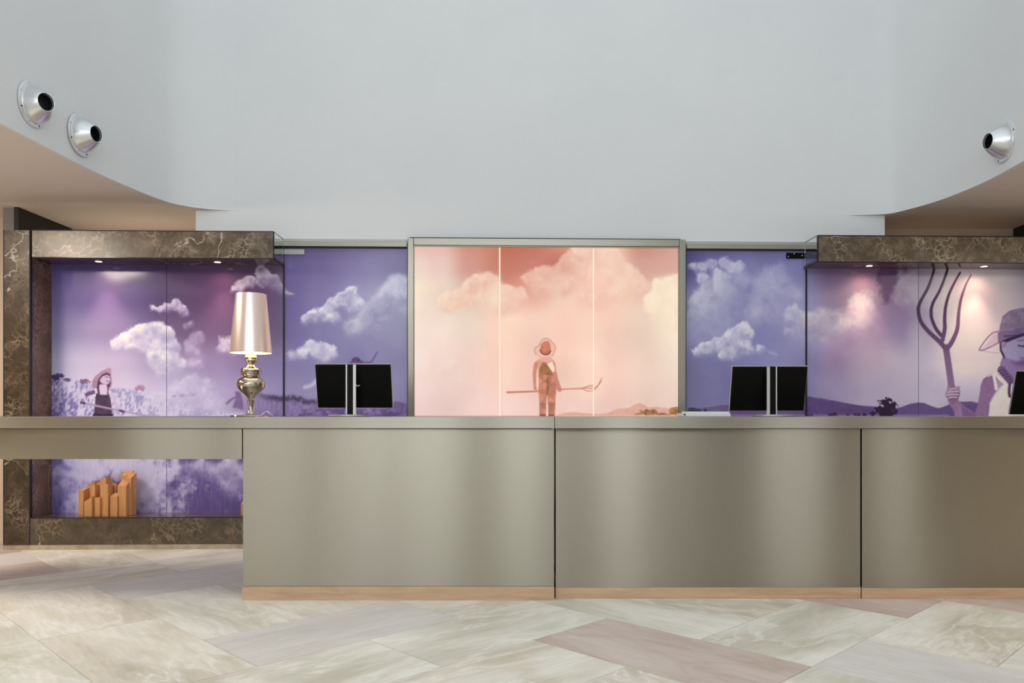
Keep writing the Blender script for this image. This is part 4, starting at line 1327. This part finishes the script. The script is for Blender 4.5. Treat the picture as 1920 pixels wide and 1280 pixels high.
# counter tops: two lengths meeting at the joint
DT = 4.868
for (p0, p1, lab) in ((-260, 1040.0, 'long brushed steel countertop carrying the lamp and the left monitor'), (1040.25, 2200, 'long brushed steel countertop carrying the right-hand monitors and the white tray')):
    x0, x1 = XD(p0, DT), XD(p1, DT)
    t = thing('countertop', lab, 'countertop', ((x0+x1)/2, DT+0.35, ZCB))
    build('edge_band', bx(x0, x1-0.0003, DT, DT+0.012, ZCB, ZCT, 0.0022), 'edge_steel', t)
    build('top_sheet', bx(x0, x1-0.001, DT+0.0125, DT+0.72, ZCT-0.03, ZCT-0.0005), 'edge_steel', t)
    build('underside', bx(x0, x1-0.001, DT+0.013, DT+0.70, ZCB, ZCT-0.031), 'black_gap', t)
# open wing on the left: apron below the top, carried by an end leg out of view
xa0, xa1 = XD(-260, DA), XD(452.5, DA)
t = thing('desk_wing', 'open left wing of the desk with a steel apron and free space below', 'desk', ((xa0+xa1)/2, DA+0.3, 0))
zap = ZD(860.5, DA+0.01)
build('apron', bx(xa0, xa1, DA+0.012, DA+0.035, zap, ZCB-0.003, 0.0012), 'brushed_steel', t)
build('shelf_box', bx(xa0, xa1, DA+0.04, DA+0.6, zap+0.01, ZCB-0.003), 'black_paint', t)
build('end_panel', bx(xa0, xa0+0.05, DA+0.012, DA+0.6, 0.0, ZCB-0.003), 'brushed_steel', t)

# ================================================================== TABLE LAMP
DL = 5.20
lx = XD(470.5, DL)
lz = ZCT
s = DL/F


def lz_(py): return ZCT + (779.5-py)*s


lamp = thing('table_lamp', 'ornate polished silver-gold table lamp with a tall tapered satin shade, lit', 'lamp', (lx, DL, ZCT))
build('base_plate', lathe(bmesh.new(), [(0.0, 0.0), (0.128, 0.0), (0.132, 0.003), (0.130, 0.007), (0.05, 0.011), (0.03, 0.013), (0.0, 0.013)], (lx, DL, lz), seg=56), 'chrome_gold', lamp, smooth=True)
prof = [(0.026, 778), (0.030, 775), (0.018, 770), (0.016, 764), (0.018, 758), (0.022, 752), (0.024, 749), (0.018, 746),  # stem foot
        (0.030, 741), (0.055, 735), (0.078, 729), (0.088, 724), (0.091, 719), (0.088, 714), (0.078, 710), (0.062, 707), (0.050, 705.5),
        (0.052, 704), (0.060, 702.5), (0.060, 701), (0.066, 700), (0.067, 697), (0.063, 696), (0.067, 694.5), (0.068, 692), (0.060, 690),
        (0.040, 688.5), (0.032, 686.5), (0.024, 683), (0.026, 680), (0.036, 677), (0.040, 674.5), (0.038, 672.5), (0.040, 671), (0.037, 667), (0.028, 663.5), (0.022, 661)]
# stem: fine baluster
prof2 = [(r, lz_(y)-lz) for r, y in prof]
build('baluster', lathe(bmesh.new(), prof2, (lx, DL, lz), seg=56), 'chrome_gold', lamp, smooth=True)
build('socket', lathe(bmesh.new(), [(0.012, lz_(661)-lz), (0.012, lz_(640)-lz), (0.016, lz_(640)-lz), (0.016, lz_(630)-lz)], (lx, DL, lz), seg=24), 'bolt_metal', lamp, smooth=True)
zb0, zt0 = lz_(661), lz_(550.5)
rb_, rt_ = 38*s, 27.5*s
sh = build('lamp_shade', lathe(bmesh.new(), [(rb_, 0), (rt_, zt0-zb0), (rt_-0.003, zt0-zb0), (rb_-0.003, 0.0), (rb_, 0)], (lx, DL, zb0), seg=64, close=False), 'satin_shade', lamp, smooth=True)
ln = build('lining', lathe(bmesh.new(), [(rb_-0.004, 0.001), (rt_-0.004, zt0-zb0-0.001)], (lx, DL, zb0), seg=64, close=False), 'shade_lining', sh, smooth=True)
build('bulb', lathe(bmesh.new(), [(0.012, 0), (0.016, 0.012), (0.028, 0.04), (0.030, 0.055), (0.022, 0.075), (0.0, 0.084)], (lx, DL, lz_(630)), seg=24), 'bulb', lamp, smooth=True)
pt = bpy.data.lights.new('lamp_light', 'POINT')
pt.energy = 5.5
pt.color = (1.0, 0.66, 0.40)
pt.shadow_soft_size = 0.05
po = bpy.data.objects.new('lamp_light', pt)
COL.objects.link(po)
po.parent = lamp
po.location = (0, 0, lz_(640)-lz-0.03)
cord = thing('lamp_cord', 'short white cord looping behind the lamp base', 'cord', (XD(500, DL+.1), DL+0.1, ZCT))
pts = []
for k in range(25):
    t_ = k/24
    pts.append((XD(488+t_*24, DL+.17), DL+0.17+0.02*math.sin(t_*6), ZCT+0.004+0.030*math.sin(math.pi*t_)))
build('cable', tube(bmesh.new(), pts, 0.0028), 'white_plastic', cord, smooth=True)


# ================================================================== MONITORS (seen from behind)
def monitor(px_l, px_r, pcol, pbase, d, ytop, ybot, lab, flip=False):
    x0, x1 = XD(px_l, d), XD(px_r, d)
    tilt = math.radians(15)
    zb = ZD(ybot, d)
    hgt = (ybot-ytop)*d/F/math.cos(tilt)*0.985
    t = thing('monitor', lab, 'monitor', (XD(pbase, d), d, ZCT), 'black desktop monitors seen from behind')
    ca, sa = math.cos(tilt), math.sin(tilt)

    def slab(ux0, ux1, v0, v1, n0, n1, bev=0.0):
        # v up the panel, n towards the hall (camera side)
        bm = bmesh.new()
        P = []
        for v in (v0, v1):
            for (ux, nn) in ((ux0, n1), (ux1, n1), (ux1, n0), (ux0, n0)):
                P.append((ux, d - v*sa - nn*ca, zb + v*ca - nn*sa))
        return add_hexa(bm, P, bev)
    build('frame_rim', slab(x0-0.0035, x1+0.0035, -0.003, hgt+0.005, -0.012, 0.0, 0.001), 'silver_plastic', t, label='thin silver rim')
    build('back_cover', slab(x0, x1, 0, hgt, 0.0, 0.010, 0.003), 'black_plastic', t)
    build('screen', slab(x0+0.008, x1-0.008, 0.012, hgt-0.008, -0.0135, -0.0121), 'black_plastic', t)
    cx0 = XD(pcol, d)
    dc = d-0.115
    # stand column: black spine between two silver rails
    zt_ = zb+hgt*ca
    zt2 = H + (zt_-H)*dc/(d-hgt*sa)
    for sx, wd in ((-1, 0.010 if not flip else 0.019), (1, 0.019 if not flip else 0.008)):
        xc = cx0*dc/d + sx*0.026
        build('stand_rail', bx(xc-wd/2, xc+wd/2, dc, dc+0.018, ZCT+0.012, zt2, 0.001), 'silver_plastic', t)
    build('stand_spine', bx(cx0*dc/d-0.022, cx0*dc/d+0.022, dc+0.004, dc+0.016, ZCT+0.014, zt2-0.002), 'black_plastic', t)
    zmid = zb+hgt*0.5*ca
    build('mount', bx(cx0*dc/d-0.03, cx0*dc/d+0.03, dc+0.016, d-hgt*0.5*sa-0.008, zmid-0.03, zmid+0.03), 'black_plastic', t)
    bxm = XD(pbase, d)
    bm = lathe(bmesh.new(), [(0.0, 0.0), (0.134, 0.0), (0.138, 0.003), (0.138, 0.009), (0.134, 0.012), (0.0, 0.012)], (bxm, dc+0.03, ZCT), seg=48)
    bmesh.ops.scale(bm, vec=(1, 0.72, 1), verts=bm.verts[:], space=Matrix.Translation((-bxm, -(dc+0.03), 0)))
    build('foot_plate', bm, 'silver_plastic', t, smooth=True)
    return t, dc, cx0*dc/d


mon, dc, mcx = monitor(597, 736, 657, 660, 5.24, 683, 763.5, 'black monitor seen from behind, between the lamp and the light box')
build('cable', tube(bmesh.new(), [(mcx+0.036, dc-0.003, ZD(721, 5.1)), (mcx+0.048, dc-0.006, ZD(724, 5.1)), (mcx+0.062, dc-0.004, ZD(721.5, 5.1))], 0.0035), 'silver_plastic', mon)
monitor(1368, 1506, 1448.5, 1443, 5.24, 687, 769, 'black monitor seen from behind, right of the light box in front of the seam', flip=True)
monitor(1893, 2030, 1972, 1968, 5.24, 696, 776, 'black monitor cut off by the picture edge, in front of the large girl')

# white tray beside the light box
tr = thing('document_tray', 'slim white box lying on the counter at the right foot of the light box', 'box', (XD(1318, 5.35), 5.35, ZCT))
tx0, tx1 = XD(1275.5, 5.30), XD(1364, 5.30)
build('tray_body', bx(tx0, tx1, 5.22, 5.42, ZCT, ZCT+0.020, 0.002), 'white_plastic', tr)
build('lid', bx(tx0+0.03, tx1-0.004, 5.23, 5.41, ZCT+0.020, ZCT+0.032, 0.002), 'white_plastic', tr)
build('emblem', bx(tx0+0.006, tx0+0.02, 5.2188, 5.2197, ZCT+0.007, ZCT+0.015), 'black_plastic', tr)

# ================================================================== WOODEN HOUSES ON THE NICHE SHELF
WS = 0.17


def house(parent, pxc, py_top, py_low, wd, dp, wv=WS, rot=0.35, ridge='slope', name='block'):
    """upright timber block with a sloping top; rot turns it on the shelf"""
    u = U(pxc, wv)
    zt, zl = ZW(pxc, py_top, wv), ZW(pxc, py_low, wv)
    ca, sa = math.cos(rot), math.sin(rot)

    def P(a, b_, z):
        return W3(u + a*ca - b_*sa, wv + a*sa + b_*ca, z)
    a, b_ = wd/2, dp/2
    z0 = z_shelf+0.0006
    bm = bmesh.new()
    if ridge == 'slope':       # rises from the front to the back
        pts = [P(-a, b_, z0), P(a, b_, z0), P(a, -b_, z0), P(-a, -b_, z0), P(-a, b_, zl), P(a, b_, zl), P(a, -b_, zt), P(-a, -b_, zt)]
    elif ridge == 'right':     # rises to the right
        pts = [P(-a, b_, z0), P(a, b_, z0), P(a, -b_, z0), P(-a, -b_, z0), P(-a, b_, zl), P(a, b_, zt), P(a, -b_, zt), P(-a, -b_, zl)]
    else:
        pts = [P(-a, b_, z0), P(a, b_, z0), P(a, -b_, z0), P(-a, -b_, z0), P(-a, b_, zl), P(a, b_, zl), P(a, -b_, zl), P(-a, -b_, zl)]
    add_hexa(bm, pts, 0.001)
    return build(name, bm, 'oak_block', parent)


hs = thing('wooden_houses', 'cluster of orange wooden block houses with slanted roofs on the marble ledge', 'sculpture', W3(U(200, WS), WS, z_shelf))
house(hs, 157, 914, 919, .050, .060, WS-.01, .30, 'slope')
house(hs, 174, 902, 912, .080, .060, WS-.06, .25, 'right')
house(hs, 178, 908, 916, .045, .050, WS-.005, .25, 'right')
house(hs, 169, 930, 940, .080, .050, WS+.05, .25, 'right')
house(hs, 193, 893, 909, .110, .060, WS-.05, .22, 'right')
house(hs, 186, 932, 932.5, .055, .050, WS+.045, .25, 'right')
house(hs, 200, 906, 909, .075, .060, WS+.03, .25, 'right')
house(hs, 214, 905, 911, .080, .050, WS-.04, .22, 'right')
house(hs, 217, 924, 930, .070, .050, WS+.04, .25, 'slope')
house(hs, 239, 882, 890, .085, .060, WS-.045, .25, 'slope')
house(hs, 233, 899, 910, .085, .060, WS+.035, .25, 'slope')
house(hs, 246, 886, 896, .050, .070, WS-.0, .25, 'slope')
for (px, py, rx, rz, wv) in ((190, 896, .042, .040, WS-.11), (220, 893, .052, .066, WS-.11)):
    bm = bmesh.new()
    bmesh.ops.create_icosphere(bm, subdivisions=3, radius=1.0)
    for v in bm.verts:
        p = v.co
        k_ = 1+0.07*math.sin(3*p.x+2)*math.cos(4*p.z)
        v.co = Vector(W3(U(px, wv)+p.x*rx*k_, wv+p.y*.03, ZW(px, py, wv)+p.z*rz*k_))
    build('smoke_puff', bm, 'puff', hs, label='pale lavender rounded puff rising between the roofs', smooth=True)
hs2 = thing('wooden_houses', 'edge of a second wooden block house peeking out beside the desk unit', 'sculpture', W3(U(470, WS), WS, z_shelf))
house(hs2, 468, 935, 944, .13, .06, WS, .1, 'slope')
house(hs2, 490, 915, 925, .09, .06, WS, .1, 'slope')


# ================================================================== WALL NOZZLES
def nozzle(x, d, z, sgn, lab, tilt):
    t = thing('wall_nozzle', lab, 'air nozzle', (x, d, z), 'round aluminium air nozzles on the curved white wall')
    ax = Vector((sgn, tilt[2], 0)).normalized()
    R = 0.150
    build('flange', lathe(bmesh.new(), [(0.0, 0.0), (R, 0.0), (R, 0.004), (R-0.006, 0.008), (R-0.024, 0.010), (R-0.026, 0.016), (0.0, 0.016)], (x, d, z), axis=ax, seg=56), 'flange_metal', t, smooth=True)
    # screws round the flange
    q = Vector((0, 0, 1)).rotation_difference(ax)
    for k in range(8):
        a = 2*math.pi*(k+.5)/8
        p = Vector((x, d, z)) + q @ Vector((math.cos(a)*(R-0.014), math.sin(a)*(R-0.014), 0.008))
        build('screw', lathe(bmesh.new(), [(0.0055, 0), (0.005, 0.004), (0.0, 0.005)], p, axis=ax, seg=8), 'hole_black' if k % 3 == 0 else 'bolt_metal', t)
    ax2 = Vector((sgn*0.92, tilt[0], tilt[1])).normalized()
    c0 = Vector((x, d, z)) + ax*0.006
    build('cone', lathe(bmesh.new(), [(R-0.028, -0.03), (R-0.027, 0.012), (R-0.034, 0.035), (R-0.052, 0.070), (R-0.075, 0.104), (R-0.090, 0.126), (R-0.0925, 0.128), (R-0.095, 0.126), (R-0.098, 0.11)], c0, axis=ax2, seg=64, close=False), 'cone_metal', t, smooth=True)
    build('throat', lathe(bmesh.new(), [(R-0.096, 0.124), (R-0.094, 0.10), (R-0.088, 0.06), (0.0, 0.055)], c0, axis=ax2, seg=48, close=False), 'hole_black', t, smooth=True)
    return t


def on_left(d):
    P = sorted([p for p in front if p[0] < -2.9 and p[1] > 0], key=lambda p: p[1])
    for a, b_ in zip(P, P[1:]):
        if a[1] <= d <= b_[1]:
            f = (d-a[1])/(b_[1]-a[1]+1e-9)
            return a[0]+(b_[0]-a[0])*f
    return -3.25


nozzle(-3.252, 5.21, ZD(196, 5.21), 1, 'round silver air nozzle on the curved white wall, the outer and larger of the pair', (-0.42, -0.03, -0.02))
nozzle(-3.222, 5.72, ZD(253, 5.72), 1, 'round silver air nozzle on the curved white wall, the inner and smaller of the pair', (-0.22, -0.02, -0.05))
nozzle(3.578, 5.90, ZD(266, 5.90), -1, 'lone round silver air nozzle on the white wall at the right', (-0.10, 0.0, -0.02))
